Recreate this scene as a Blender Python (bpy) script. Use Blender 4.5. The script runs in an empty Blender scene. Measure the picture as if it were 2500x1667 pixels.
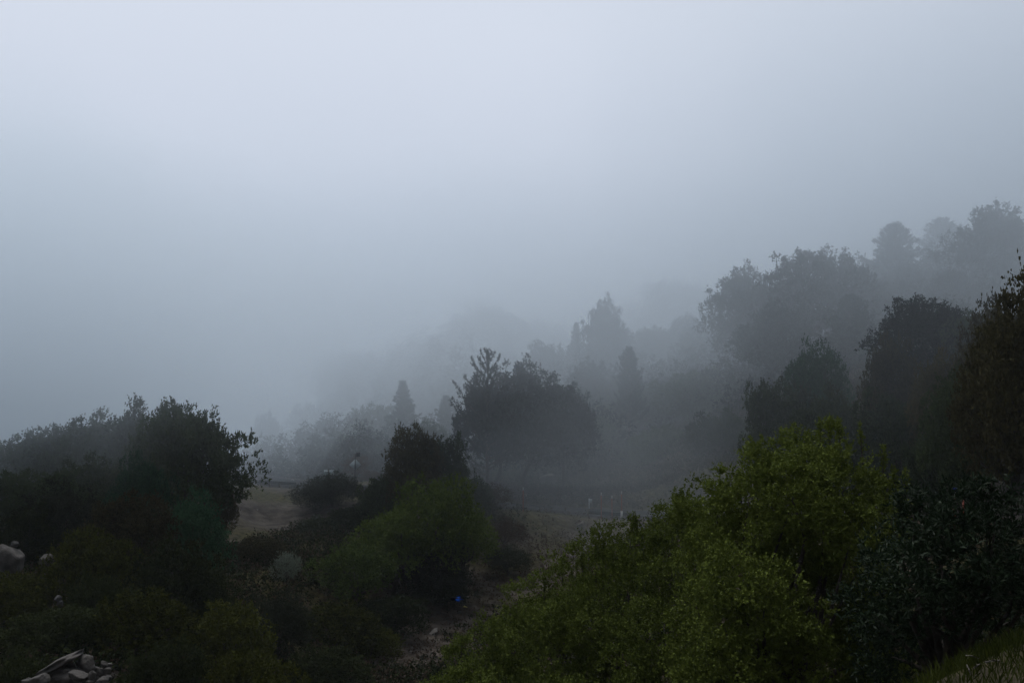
import bpy, math, random
import numpy as np
from mathutils import Vector, Matrix

# ------------------------------------------------------------------ camera
EYE = 1.65
HORIZON = 1000.0                       # pixel row of the horizon in the 2500 px wide photograph
FPX = 2430.0
PITCH = math.atan((HORIZON - 833.5) / FPX)
scene = bpy.context.scene
col = scene.collection
cam = bpy.data.cameras.new('camera')
cam.sensor_width = 36.0
cam.lens = FPX * 36.0 / 2500.0
cam.clip_start = 0.1
cam.clip_end = 3000.0
camo = bpy.data.objects.new('camera', cam)
col.objects.link(camo)
camo.location = (0, 0, EYE)
camo.rotation_euler = (math.radians(90) + PITCH, 0, 0)
scene.camera = camo
CF = np.array([0, math.cos(PITCH), math.sin(PITCH)])
CU = np.array([0, -math.sin(PITCH), math.cos(PITCH)])

def at(px, py, d):
    """photo pixel + distance along the view -> point in the world (metres)"""
    return np.array([0, 0, EYE]) + d * (CF + (px - 1250) / FPX * np.array([1, 0, 0]) + (833.5 - py) / FPX * CU)

# ------------------------------------------------------------------ world, sun, exposure
SUN_EL, SUN_AZ = math.radians(64), math.radians(-35)     # high, ahead and to the left, behind thick cloud
w = bpy.data.worlds.new('World')
scene.world = w
w.use_nodes = True
nt = w.node_tree
nt.nodes.clear()
wo = nt.nodes.new('ShaderNodeOutputWorld')
bg = nt.nodes.new('ShaderNodeBackground')
bg.inputs['Strength'].default_value = 0.1
sky = nt.nodes.new('ShaderNodeTexSky')
sky.sky_type = 'NISHITA'
sky.sun_disc = False
sky.sun_elevation = SUN_EL
sky.sun_rotation = SUN_AZ
sky.altitude = 1500
tc = nt.nodes.new('ShaderNodeTexCoord')
sx = nt.nodes.new('ShaderNodeSeparateXYZ')
nt.links.new(tc.outputs['Generated'], sx.inputs[0])
ramp = nt.nodes.new('ShaderNodeValToRGB')
ramp.color_ramp.interpolation = 'EASE'
cr = ramp.color_ramp
SKY_STOPS = [(0.0, (.44, .495, .59)), (0.05, (.51, .57, .68)), (0.15, (.565, .62, .735)), (0.26, (.645, .70, .81)),
             (0.38, (.69, .745, .85)), (0.58, (.88, .94, 1.05)), (1.0, (.94, 1.0, 1.12))]
while len(cr.elements) < len(SKY_STOPS):
    cr.elements.new(0.5)
for e, (p, c) in zip(cr.elements, SKY_STOPS):
    e.position = p
    e.color = (*c, 1)
cl = nt.nodes.new('ShaderNodeMath'); cl.operation = 'MAXIMUM'; cl.inputs[1].default_value = 0.0
az = nt.nodes.new('ShaderNodeVectorMath'); az.operation = 'DOT_PRODUCT'; az.inputs[1].default_value = (-0.25, 0.97, 0.0)
nt.links.new(tc.outputs['Generated'], az.inputs[0])
azr = nt.nodes.new('ShaderNodeMapRange')
for k_, v0 in (('From Min', -.7), ('From Max', .9), ('To Min', .12), ('To Max', 1.0)): azr.inputs[k_].default_value = v0
nt.links.new(az.outputs['Value'], azr.inputs['Value'])
nt.links.new(sx.outputs['Z'], cl.inputs[0])
nt.links.new(cl.outputs[0], ramp.inputs[0])
sc10 = nt.nodes.new('ShaderNodeVectorMath'); sc10.operation = 'SCALE'
m10 = nt.nodes.new('ShaderNodeMath'); m10.operation = 'MULTIPLY'; m10.inputs[1].default_value = 10.0
nt.links.new(azr.outputs[0], m10.inputs[0]); nt.links.new(m10.outputs[0], sc10.inputs['Scale'])
nt.links.new(ramp.outputs[0], sc10.inputs[0])
mx = nt.nodes.new('ShaderNodeMixRGB'); mx.inputs[0].default_value = 0.96
nt.links.new(sky.outputs[0], mx.inputs[1])
nt.links.new(sc10.outputs[0], mx.inputs[2])
nt.links.new(mx.outputs[0], bg.inputs['Color'])
nt.links.new(bg.outputs[0], wo.inputs['Surface'])

sun = bpy.data.lights.new('sun', 'SUN')
sun.energy = 1.5
sun.angle = math.radians(30)
sun.color = (1.0, 0.97, 0.93)
suno = bpy.data.objects.new('sun', sun)
col.objects.link(suno)
sd = Vector((math.sin(SUN_AZ) * math.cos(SUN_EL), math.cos(SUN_AZ) * math.cos(SUN_EL), math.sin(SUN_EL)))
suno.rotation_euler = sd.to_track_quat('Z', 'Y').to_euler()

scene.view_settings.view_transform = 'Standard'
scene.view_settings.look = 'None'
scene.view_settings.exposure = 0.0
scene.view_settings.gamma = 1.0
cy = scene.cycles
cy.use_denoising = True
cy.max_bounces = 6
cy.diffuse_bounces = 3
cy.volume_bounces = 3
cy.use_adaptive_sampling = True
cy.adaptive_threshold = 0.01
HAZE_DENSITY = 0.0003
FOG = [((0, 262, 4), (370, 224, 62), .016, 45, .35, 'thick fog swallowing the far slopes and valley'),
       ((78, 113, 20), (98, 92, 44), .022, 20, .40, 'fog drifting through the pines on the upper right hillside'),
       ((-62, 82, 8), (60, 62, 24), .062, 10, .50, 'fog spilling over the left end of the ridge'),
       ((8, 80, -4), (22, 26, 10), .011, 6, .55, 'thin plume of mist rising from the gully head by the guardrail'),
       ((2, 90, 8), (30, 15, 9), .022, 7, .50, 'wisp of mist drifting across the tops of the middle pines'),
       ((24, 47, 6), (19, 14, 13), .005, 6, .50, 'faint mist hanging before the dark oaks on the right hillside')]
HAZE_COLOR = (0.87, 0.94, 1.0, 1)

# ------------------------------------------------------------------ helpers
def tag(o, label=None, cat=None, group=None, kind=None):
    if label: o['label'] = label
    if cat: o['category'] = cat
    if group: o['group'] = group
    if kind: o['kind'] = kind
    return o

class MB:
    """collects quads / tubes, builds one mesh"""
    def __init__(s):
        s.v = []; s.f = []; s.t = []; s.n = 0
    def quads(s, V, tone=None):                     # V: (n,4,3)
        n = len(V)
        if not n: return
        s.v.append(V.reshape(-1, 3))
        s.f.append(np.arange(s.n, s.n + 4 * n).reshape(-1, 4))
        s.t.append(np.zeros(n) if tone is None else np.asarray(tone, float))
        s.n += 4 * n
    def grid(s, V, F, tone=0.0):                    # shared-vertex quads
        V = np.asarray(V, float); F = np.asarray(F, int)
        s.v.append(V); s.f.append(F + s.n); s.t.append(np.full(len(F), tone)); s.n += len(V)
    def tube(s, pts, rad, sides=7, tone=0.0):
        pts = [np.asarray(p, float) for p in pts]
        V = []
        for i, p in enumerate(pts):
            a = pts[min(i + 1, len(pts) - 1)] - pts[max(i - 1, 0)]
            a = a / (np.linalg.norm(a) + 1e-9)
            u = np.cross(a, [0.31, 0.87, 0.38]); u /= np.linalg.norm(u) + 1e-9
            w_ = np.cross(a, u)
            for k in range(sides):
                t = 2 * math.pi * k / sides
                V.append(p + rad[i] * (math.cos(t) * u + math.sin(t) * w_))
        F = []
        for i in range(len(pts) - 1):
            for k in range(sides):
                k2 = (k + 1) % sides
                F.append((i * sides + k, i * sides + k2, (i + 1) * sides + k2, (i + 1) * sides + k))
        # end caps: one extra ring collapsed to the end point
        V.append(pts[-1]); e = len(V) - 1
        V.append(pts[0]); b = len(V) - 1
        L = (len(pts) - 1) * sides
        for k in range(0, sides - 1, 2):
            F.append((L + k, L + k + 1, L + (k + 2) % sides, e))
            F.append((b, (k + 2) % sides, k + 1, k))
        s.grid(V, F, tone)
    def box(s, c, size, rot=None, tone=0.0, bev=0.0):
        sx_, sy_, sz_ = [q / 2 for q in size]
        V = np.array([[x, y, z] for z in (-sz_, sz_) for y in (-sy_, sy_) for x in (-sx_, sx_)])
        if rot is not None: V = V @ np.array(rot).T
        V = V + np.asarray(c, float)
        s.grid(V, [(0, 2, 3, 1), (4, 5, 7, 6), (0, 1, 5, 4), (2, 6, 7, 3), (0, 4, 6, 2), (1, 3, 7, 5)], tone)
    def mesh(s, name, mat, smooth=False):
        me = bpy.data.meshes.new(name)
        V = np.concatenate(s.v); F = np.concatenate(s.f); T = np.concatenate(s.t)
        me.vertices.add(len(V)); me.vertices.foreach_set('co', V.astype(np.float32).ravel())
        me.loops.add(F.size); me.loops.foreach_set('vertex_index', F.astype(np.int32).ravel())
        me.polygons.add(len(F))
        me.polygons.foreach_set('loop_start', np.arange(0, F.size, 4, dtype=np.int32))
        if smooth: me.polygons.foreach_set('use_smooth', np.ones(len(F), bool))
        at_ = me.attributes.new('tone', 'FLOAT', 'FACE')
        at_.data.foreach_set('value', T.astype(np.float32))
        me.update(calc_edges=True)
        me.materials.append(mat)
        return me

def add(name, me, parent=None, loc=(0, 0, 0)):
    o = bpy.data.objects.new(name, me)
    col.objects.link(o)
    o.location = loc
    if parent is not None: o.parent = parent
    return o

def empty(name, loc=(0, 0, 0)):
    o = bpy.data.objects.new(name, None)
    o.empty_display_size = 0.3
    col.objects.link(o)
    o.location = loc
    return o

def norm(a): return a / (np.linalg.norm(a, axis=-1, keepdims=True) + 1e-9)

# ------------------------------------------------------------------ materials
def new_mat(name):
    m = bpy.data.materials.new(name); m.use_nodes = True
    m.node_tree.nodes.clear()
    o = m.node_tree.nodes.new('ShaderNodeOutputMaterial')
    return m, m.node_tree, o

def leaf_mat(name, dark, light, rough=0.8, spec=0.05, trans=0.15, noise=0.25, obj_var=0.5):
    m, t, out = new_mat(name)
    a = t.nodes.new('ShaderNodeAttribute'); a.attribute_name = 'tone'
    tcn = t.nodes.new('ShaderNodeTexCoord')
    nz = t.nodes.new('ShaderNodeTexNoise'); nz.inputs['Scale'].default_value = 0.9; nz.inputs['Detail'].default_value = 2
    t.links.new(tcn.outputs['Object'], nz.inputs['Vector'])
    oi = t.nodes.new('ShaderNodeObjectInfo')
    def math_(op, x, y):
        n = t.nodes.new('ShaderNodeMath'); n.operation = op
        for i, q in enumerate((x, y)):
            if isinstance(q, (int, float)): n.inputs[i].default_value = q
            else: t.links.new(q, n.inputs[i])
        return n.outputs[0]
    f = math_('ADD', a.outputs['Fac'], math_('MULTIPLY', math_('SUBTRACT', nz.outputs['Fac'], 0.5), noise * 2))
    f = math_('ADD', f, math_('MULTIPLY', math_('SUBTRACT', oi.outputs['Random'], 0.5), obj_var))
    mixc = t.nodes.new('ShaderNodeMixRGB')
    mixc.inputs[1].default_value = (*dark, 1); mixc.inputs[2].default_value = (*light, 1)
    n = t.nodes.new('ShaderNodeClamp'); t.links.new(f, n.inputs[0]); t.links.new(n.outputs[0], mixc.inputs[0])
    p = t.nodes.new('ShaderNodeBsdfPrincipled')
    t.links.new(mixc.outputs[0], p.inputs['Base Color'])
    p.inputs['Roughness'].default_value = rough
    p.inputs['Specular IOR Level'].default_value = spec
    tr = t.nodes.new('ShaderNodeBsdfTranslucent')
    t.links.new(mixc.outputs[0], tr.inputs['Color'])
    ms = t.nodes.new('ShaderNodeMixShader'); ms.inputs[0].default_value = trans
    t.links.new(p.outputs[0], ms.inputs[1]); t.links.new(tr.outputs[0], ms.inputs[2])
    t.links.new(ms.outputs[0], out.inputs['Surface'])
    return m

def noise_mat(name, c1, c2, scale=4.0, detail=6, rough=0.85, bump=0.3, c3=None, metallic=0.0, spec=0.3):
    m, t, out = new_mat(name)
    tcn = t.nodes.new('ShaderNodeTexCoord')
    nz = t.nodes.new('ShaderNodeTexNoise'); nz.inputs['Scale'].default_value = scale; nz.inputs['Detail'].default_value = detail
    t.links.new(tcn.outputs['Object'], nz.inputs['Vector'])
    r = t.nodes.new('ShaderNodeValToRGB')
    r.color_ramp.elements[0].position = 0.35; r.color_ramp.elements[0].color = (*c1, 1)
    r.color_ramp.elements[1].position = 0.65; r.color_ramp.elements[1].color = (*c2, 1)
    if c3:
        e = r.color_ramp.elements.new(0.8); e.color = (*c3, 1)
    t.links.new(nz.outputs['Fac'], r.inputs[0])
    p = t.nodes.new('ShaderNodeBsdfPrincipled')
    t.links.new(r.outputs[0], p.inputs['Base Color'])
    p.inputs['Roughness'].default_value = rough; p.inputs['Metallic'].default_value = metallic
    p.inputs['Specular IOR Level'].default_value = spec
    if bump:
        nz2 = t.nodes.new('ShaderNodeTexNoise'); nz2.inputs['Scale'].default_value = scale * 5; nz2.inputs['Detail'].default_value = 8
        t.links.new(tcn.outputs['Object'], nz2.inputs['Vector'])
        b = t.nodes.new('ShaderNodeBump'); b.inputs['Strength'].default_value = bump; b.inputs['Distance'].default_value = 0.1
        t.links.new(nz2.outputs['Fac'], b.inputs['Height']); t.links.new(b.outputs[0], p.inputs['Normal'])
    t.links.new(p.outputs[0], out.inputs['Surface'])
    return m

M_BARK = noise_mat('bark', (.025, .02, .016), (.06, .05, .042), 6, bump=0.6)
M_BARKP = noise_mat('pine_bark', (.035, .024, .018), (.08, .055, .04), 5, bump=0.6)
M_OAK = leaf_mat('oak_leaves', (.014, .024, .011), (.078, .104, .042))
M_DARK = leaf_mat('dark_leaves', (.007, .012, .004), (.046, .058, .017))
M_OAKBR = leaf_mat('brown_oak_leaves', (.020, .019, .009), (.100, .090, .040))
M_GRN = leaf_mat('green_leaves', (.018, .036, .009), (.110, .150, .032))
M_BLUEG = leaf_mat('blue_green_leaves', (.012, .034, .018), (.056, .124, .064))
M_OLIVE = leaf_mat('olive_leaves', (.012, .015, .002), (.088, .098, .014))
M_PALE = leaf_mat('pale_grey_leaves', (.10, .125, .10), (.26, .30, .24))
M_GREY = leaf_mat('grey_green_leaves', (.014, .018, .011), (.048, .056, .034))
M_RUST = leaf_mat('rusty_leaves', (.035, .024, .018), (.100, .072, .050))
M_REDB = leaf_mat('reddish_twigs', (.05, .035, .029), (.15, .105, .085))
M_PINE = leaf_mat('pine_needles', (.007, .011, .008), (.020, .028, .018), trans=0.1)
M_BUSH = leaf_mat('yellow_green_leaves', (.034, .048, .010), (.155, .195, .038), trans=0.15, noise=0.35)
M_LAUREL = leaf_mat('glossy_laurel_leaves', (.006, .015, .007), (.028, .048, .020), rough=0.55, spec=0.10, trans=0.1)
M_GRASS = leaf_mat('grass_blades', (.014, .020, .004), (.060, .072, .014), trans=0.3)
M_ROCK = noise_mat('granite', (.045, .042, .038), (.11, .10, .092), 2.6, c3=(.17, .155, .14), bump=0.5)
M_ROCKD = noise_mat('dark_stone', (.04, .04, .04), (.08, .078, .075), 1.5, bump=0.5)
M_ROCKW = noise_mat('pale_stone', (.14, .13, .12), (.24, .225, .205), 2.0, bump=0.4)
M_ASPH = noise_mat('asphalt', (.018, .018, .019), (.028, .028, .030), 8, bump=0.15, spec=0.0, rough=1.0)
M_STEEL = noise_mat('weathered_steel', (.02, .024, .024), (.04, .045, .045), 2, rough=0.8, bump=0.05)
M_RUSTST = noise_mat('rusted_steel', (.03, .018, .013), (.05, .032, .024), 3, rough=0.8, bump=0.1)
M_WOOD = noise_mat('post_wood', (.07, .055, .04), (.12, .10, .075), 6)
M_DRY = noise_mat('dry_twig', (.09, .08, .07), (.15, .135, .115), 8, bump=0)

def plain(name, c, rough=0.5, metallic=0.0, spec=0.3):
    return noise_mat(name, tuple(q * .88 for q in c), tuple(min(1, q * 1.08) for q in c), 6, rough=rough, bump=0, metallic=metallic, spec=spec)
M_ORANGE = plain('orange_paint', (.24, .055, .03))
M_WHITE = plain('white_reflector', (.45, .45, .45), 0.5)
M_WORN = plain('worn_line_paint', (.09, .085, .07), 0.9)
M_BLUE = plain('blue_reflector', (.01, .03, .55), 0.35)
M_SIGNBACK = plain('bare_aluminium', (.48, .54, .56), 0.45)
M_SIGNYEL = plain('yellow_sign_face', (.70, .45, .03), 0.4)
M_BLACK = plain('black_housing', (.02, .02, .025), 0.5)
M_JAYBLUE = plain('blue_feathers', (.006, .030, .15), 0.95, spec=0.0)
M_JAYBLACK = plain('black_feathers', (.006, .006, .009), 0.95, spec=0.0)
M_YDEB = plain('yellow_paint', (.45, .38, .10), 0.6)

# ------------------------------------------------------------------ terrain
CTRL_PX = [  # ground seen (or hidden) at photo pixel, distance
    # road line, camera-side edge
    (380, 1150, 128), (540, 1172, 110), (640, 1185, 100), (740, 1193, 93), (880, 1213, 84), (1000, 1228, 79), (1150, 1240, 77),
    (1300, 1246, 79), (1450, 1263, 80), (1540, 1268, 78), (1700, 1275, 68), (1900, 1280, 56), (2100, 1285, 45), (2330, 1290, 34), (2560, 1310, 27),
    # embankment under the road and the gully
    (1500, 1340, 76), (1400, 1330, 76), (1250, 1340, 72), (1150, 1430, 64), (1000, 1560, 54), (1180, 1500, 58), (880, 1660, 46), (1040, 1640, 48),
    (1350, 1460, 60), (1600, 1420, 55), (1800, 1400, 42), (700, 1720, 40), (1300, 1700, 38),
    # yellow slope left of centre
    (560, 1205, 88), (620, 1230, 84), (640, 1290, 78), (560, 1330, 70), (520, 1400, 60), (720, 1250, 80),
    # left spur
    (480, 1180, 78), (330, 1200, 70), (160, 1210, 68), (0, 1220, 66), (-300, 1260, 66),
    (120, 1400, 48), (330, 1420, 46), (480, 1500, 42), (80, 1520, 38), (250, 1640, 31), (120, 1700, 28), (500, 1690, 34), (700, 1560, 42), (-250, 1450, 42),
    (850, 1480, 54), (950, 1400, 60), (800, 1330, 66),
    # slope above the road on the right
    (2200, 1000, 72), (2430, 870, 62), (2450, 1130, 45), (2560, 1000, 40), (2200, 1140, 56), (1900, 1120, 78), (1900, 980, 95), (1700, 1060, 100), (2050, 900, 95),
    (1480, 1090, 118), (1600, 1180, 92), (1300, 1190, 92), (1200, 1200, 92), (1480, 1200, 98), (1350, 1120, 112), (1200, 980, 185), (1100, 1180, 98), (980, 1175, 120), (880, 1180, 108), (840, 1190, 165),
    (1480, 900, 190), (1900, 780, 170), (2300, 700, 150), (2600, 640, 120), (650, 1260, 165), (500, 1250, 150), (200, 1290, 140), (700, 1240, 130),
    (2250, 1180, 47), (2400, 1190, 40), (2520, 1180, 34),
]
CTRL_PX += [(2560, 1574, 7.2), (2500, 1586, 7.0), (2450, 1602, 6.8), (2400, 1622, 6.6), (2350, 1640, 6.4), (2300, 1659, 6.2), (2250, 1679, 6.1), (2200, 1698, 6.0), (2500, 1634, 6.4), (2500, 1684, 5.9), (2400, 1674, 6.0), (2420, 1634, 6.3), (2560, 1634, 6.4), (2330, 1684, 5.9)]
CTRL_W = [(0, 0, 0), (0, -4, .3), (3, 3, .1), (6, 9, .3), (8, 6, 1.0), (10, 12, .6), (12, 18, -.2), (-3, 2, -1.3), (-1.0, 4.5, -2.0), (-9, 4, -6),
          (1.5, 8.0, -2.8), (3.5, 9.5, -2.6), (5, 11, -2.4), (2.5, 13, -4.6), (-2, 12, -6.5), (-12, 15, -10), (0, 20, -9), (6, 20, -5.5), (-25, 25, -11), (10, 24, -3.5), (-5, 30, -11.5), (8, 32, -7),
          (-90, 60, -12), (-90, 130, -18), (-60, 200, -22), (-160, 250, -40), (120, 60, 12), (160, 160, 26), (40, 260, 20), (-20, 260, 6), (60, 0, 12), (24, -26, 12), (-60, -30, -14), (-60, 10, -14), (160, 0, 14), (-200, 0, -40), (0, -60, 16), (200, 320, 30), (-60, 330, -30), (60, 340, 24)]
CP = np.array([at(*c) for c in CTRL_PX] + [list(c) for c in CTRL_W], float)
ROAD_PX = CTRL_PX[:15]
RE = np.array([at(*c) for c in ROAD_PX])
RE = np.vstack([RE, [[18.5, 20, -.55], [22, 12, -.1], [26, 2, .3], [30, -12, .8]]])
# densify the road edge
def catmull(P, n=10):
    out = []
    for i in range(len(P) - 1):
        p0, p1, p2, p3 = P[max(i - 1, 0)], P[i], P[i + 1], P[min(i + 2, len(P) - 1)]
        for t in np.linspace(0, 1, n, endpoint=False):
            out.append(.5 * ((2 * p1) + (-p0 + p2) * t + (2 * p0 - 5 * p1 + 4 * p2 - p3) * t * t + (-p0 + 3 * p1 - 3 * p2 + p3) * t ** 3))
    out.append(P[-1]); return np.array(out)
RED = catmull(RE, 10)
for _ in range(6):
    RED[1:-1] = (RED[:-2] + 2 * RED[1:-1] + RED[2:]) / 4
tn = np.gradient(RED[:, :2], axis=0); tn = norm(tn)
RN = np.stack([-tn[:, 1], tn[:, 0]], 1)         # left of travel = away from the gully
RW = 7.0
RC = RED.copy(); RC[:, :2] += RN * (RW / 2)
ctr_shift = RED[:, :2] + RN * (RW + 0.5)
# radial basis fit (linear kernel)
ALLC = CP
def rbf_fit(P, smooth=0.6):
    D = np.linalg.norm(P[:, None, :2] - P[None, :, :2], axis=2)
    n = len(P)
    A = np.zeros((n + 3, n + 3)); A[:n, :n] = D - smooth * np.eye(n)
    Q = np.c_[np.ones(n), P[:, :2]]
    A[:n, n:] = Q; A[n:, :n] = Q.T
    return np.linalg.solve(A, np.r_[P[:, 2], 0, 0, 0])
WT = rbf_fit(ALLC)
rngn = np.random.default_rng(5)
WV = [(rngn.uniform(.03, .35), rngn.uniform(0, 6.28), rngn.uniform(0, 6.28)) for _ in range(26)]
def ground(x, y, carve=True):
    x = np.atleast_1d(np.asarray(x, float)); y = np.atleast_1d(np.asarray(y, float))
    z = np.zeros_like(x)
    for s_ in range(0, len(x), 20000):
        xs, ys = x[s_:s_ + 20000], y[s_:s_ + 20000]
        D = np.hypot(xs[:, None] - ALLC[None, :, 0], ys[:, None] - ALLC[None, :, 1])
        zz = D @ WT[:-3] + WT[-3] + WT[-2] * xs + WT[-1] * ys
        nz = 0
        for f, ph, an in WV:
            nz = nz + (.06 / f) ** .8 * .16 * np.sin(f * 2.2 * (xs * math.cos(an) + ys * math.sin(an)) + ph)
        nf = np.clip(np.hypot(xs, ys) / 30, 0.1, 1)
        zz = zz + nz * nf
        if carve:
            Dr = np.hypot(xs[:, None] - RC[None, :, 0], ys[:, None] - RC[None, :, 1])
            i = Dr.argmin(1); dr = Dr[np.arange(len(xs)), i]
            wgt = np.clip((RW / 2 + 3.2 - dr) / 2.2, 0, 1); wgt = wgt * wgt * (3 - 2 * wgt)
            zz = zz * (1 - wgt) + (RC[i, 2] - 0.06) * wgt
        zz = np.where(zz > 22, 22 + 18 * np.tanh((zz - 22) / 18), zz); zz = np.where(zz < -30, -30 + 25 * np.tanh((zz + 30) / 25), zz)
        z[s_:s_ + 20000] = zz
    return z
def gz(x, y): return float(ground(x, y)[0])

def axis_pts(lo, hi, lo_f, hi_f, step, growth=1.12):
    a = list(np.arange(lo_f, hi_f + 1e-6, step))
    s_ = step; p = hi_f
    while p < hi: s_ *= growth; p += s_; a.append(p)
    s_ = step; p = lo_f
    while p > lo: s_ *= growth; p -= s_; a.insert(0, p)
    return np.array(a)
gx = axis_pts(-420, 420, -50, 55, 0.7); gy = axis_pts(-300, 460, 2, 125, 0.7)
GX, GY = np.meshgrid(gx, gy)
GZ = ground(GX.ravel(), GY.ravel()).reshape(GX.shape)
b = MB()
nx_, ny_ = len(gx), len(gy)
idx = np.arange(nx_ * ny_).reshape(ny_, nx_)
F = np.stack([idx[:-1, :-1], idx[:-1, 1:], idx[1:, 1:], idx[1:, :-1]], -1).reshape(-1, 4)
b.grid(np.stack([GX, GY, GZ], -1).reshape(-1, 3), F)
# ground material: leaf litter, brown dirt, dull grass by large noise
m, t, out = new_mat('hillside_soil')
tcn = t.nodes.new('ShaderNodeTexCoord')
def tnoise(sc, det):
    n = t.nodes.new('ShaderNodeTexNoise'); n.inputs['Scale'].default_value = sc; n.inputs['Detail'].default_value = det
    t.links.new(tcn.outputs['Object'], n.inputs['Vector']); return n.outputs['Fac']
def tramp(src, a, c1, b_, c2):
    r = t.nodes.new('ShaderNodeValToRGB')
    r.color_ramp.elements[0].position = a; r.color_ramp.elements[0].color = (*c1, 1)
    r.color_ramp.elements[1].position = b_; r.color_ramp.elements[1].color = (*c2, 1)
    t.links.new(src, r.inputs[0]); return r.outputs[0]
soil = tramp(tnoise(0.9, 8), .35, (.034, .028, .023), .68, (.112, .094, .078))
grass = tramp(tnoise(2.5, 8), .35, (.028, .026, .010), .7, (.085, .074, .030))
mask = tramp(tnoise(0.12, 5), .42, (0, 0, 0), .58, (1, 1, 1))
mm = t.nodes.new('ShaderNodeMixRGB'); t.links.new(mask, mm.inputs[0]); t.links.new(soil, mm.inputs[1]); t.links.new(grass, mm.inputs[2])
p = t.nodes.new('ShaderNodeBsdfPrincipled'); p.inputs['Roughness'].default_value = .95; p.inputs['Specular IOR Level'].default_value = .1
t.links.new(mm.outputs[0], p.inputs['Base Color'])
bp = t.nodes.new('ShaderNodeBump'); bp.inputs['Strength'].default_value = .8; bp.inputs['Distance'].default_value = .5
t.links.new(tnoise(2.0, 10), bp.inputs['Height']); t.links.new(bp.outputs[0], p.inputs['Normal'])
t.links.new(p.outputs[0], out.inputs['Surface'])
M_SOIL = m
tag(add('hillside', b.mesh('hillside', M_SOIL, True)), 'brown and grassy mountainside falling into a gully below the bend', kind='structure')

# road ribbon
b = MB()
L = RED.copy(); L[:, 2] = RC[:, 2] + 0.05
R = RED.copy(); R[:, :2] += RN * RW; R[:, 2] = RC[:, 2] + 0.05
V = np.concatenate([L, R]); n = len(L)
b.grid(V, [(i, i + 1, n + i + 1, n + i) for i in range(n - 1)])
tag(add('road', b.mesh('road', M_ASPH)), 'dark mountain road bending round the head of the gully', kind='structure')
b = MB()
for off in (0.35, RW / 2 - .12, RW / 2 + .12, RW - .35):
    A = RED.copy(); A[:, :2] += RN * (off - .05); A[:, 2] = RC[:, 2] + .055
    B = RED.copy(); B[:, :2] += RN * (off + .05); B[:, 2] = RC[:, 2] + .055
    b.grid(np.concatenate([A, B]), [(i, i + 1, n + i + 1, n + i) for i in range(n - 1)])
tag(add('road_marking', b.mesh('road_marking', M_WORN)), 'thin painted lines along the road', kind='structure')

# ------------------------------------------------------------------ foliage generators
def rand_dirs(rng, n):
    v = rng.normal(size=(n, 3)); return norm(v)

def leaf_quads(rng, base, direc, length, width, up=0.3):
    """rhombic leaves; base (n,3), direc (n,3)"""
    n = len(base)
    nrm = rand_dirs(rng, n) + np.array([0, 0, up * 2.0])
    side = norm(np.cross(direc, nrm))
    nn = norm(np.cross(side, direc))
    l = length * rng.uniform(.7, 1.25, (n, 1)); w_ = width * rng.uniform(.75, 1.2, (n, 1))
    mid = base + direc * l * .5 + nn * l * .06
    return np.stack([base, mid + side * w_ * .5, base + direc * l, mid - side * w_ * .5], 1)

def sprigs(mb, rng, pos, nrm, length, k, leaf_l, leaf_w, up=0.5, spread=0.9, fill_tone=None, stems=None):
    """k leaves up each sprig"""
    n = len(pos)
    if n == 0: return
    ax = norm(nrm + np.array([0, 0, up]) + rng.normal(size=(n, 3)) * .35)
    ln = length * rng.uniform(.5, 1.3, (n, 1))
    tone0 = rng.uniform(0.1, .9, n)
    t = rng.uniform(.1, 1.0, (n, k, 1))
    base = pos[:, None] + ax[:, None] * ln[:, None] * t
    d = norm(ax[:, None] * .8 + rng.normal(size=(n, k, 3)) * spread)
    tone = tone0[:, None] * .45 + rng.uniform(0, .28, (n, k)) + t[..., 0] * .15
    mb.quads(leaf_quads(rng, base.reshape(-1, 3), d.reshape(-1, 3), leaf_l, leaf_w), tone.ravel())
    if stems is not None:
        for i in range(n):
            stems.tube([pos[i] - ax[i] * ln[i] * .3, pos[i] + ax[i] * ln[i] * .95], [leaf_w * .12, leaf_w * .05], 3)

def lobe_crown(mb, rng, lobes, density, length, k, leaf_l, leaf_w, up=.5, inner=.35, squash=1.0, stems=None, clump=.40, rough=1.12):
    """lobes: list of (center, (rx,ry,rz)); sprigs gather in clumps on the lobes, leaving dark hollows between them"""
    C = np.array([l[0] for l in lobes]); Rr = np.array([l[1] for l in lobes])
    for i in range(len(lobes)):
        r = Rr[i]; area = 4 * math.pi * ((r[0] * r[1]) ** 1.6 / 3 + (r[0] * r[2]) ** 1.6 / 3 + (r[1] * r[2]) ** 1.6 / 3) ** (1 / 1.6)
        n = int(area * density)
        cr_ = clump * r.mean()
        nc = max(6, int(area / (math.pi * cr_ ** 2) * .62))
        cd = rand_dirs(rng, nc); cd = cd[(cd[:, 2] > -.6)]; nc = len(cd)
        cc = cd * r * rng.uniform(.80, rough, (nc, 1)); cs = cr_ * rng.uniform(.6, 1.35, nc)
        # clump sprigs
        n1 = int(n * (1 - inner)); ci = rng.integers(0, nc, n1)
        dd = rand_dirs(rng, n1); dd = norm(dd + cd[ci] * .6 + [0, 0, .25])
        p1 = cc[ci] + dd * (cs[ci] * rng.uniform(.45, 1.0, n1) ** .6)[:, None] * [1, 1, .8]
        # inner filling
        n2 = n - n1; d2 = rand_dirs(rng, n2)
        p2 = d2 * r * rng.uniform(.40, .80, (n2, 1))
        p = np.concatenate([p1, p2]) + C[i]; d = np.concatenate([dd, d2])
        q = np.linalg.norm((p[:, None] - C[None]) / Rr[None], axis=2); q[:, i] = 9
        keep = q.min(1) > .60
        sprigs(mb, rng, p[keep], d[keep], length, k, leaf_l, leaf_w, up, stems=stems)

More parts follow.
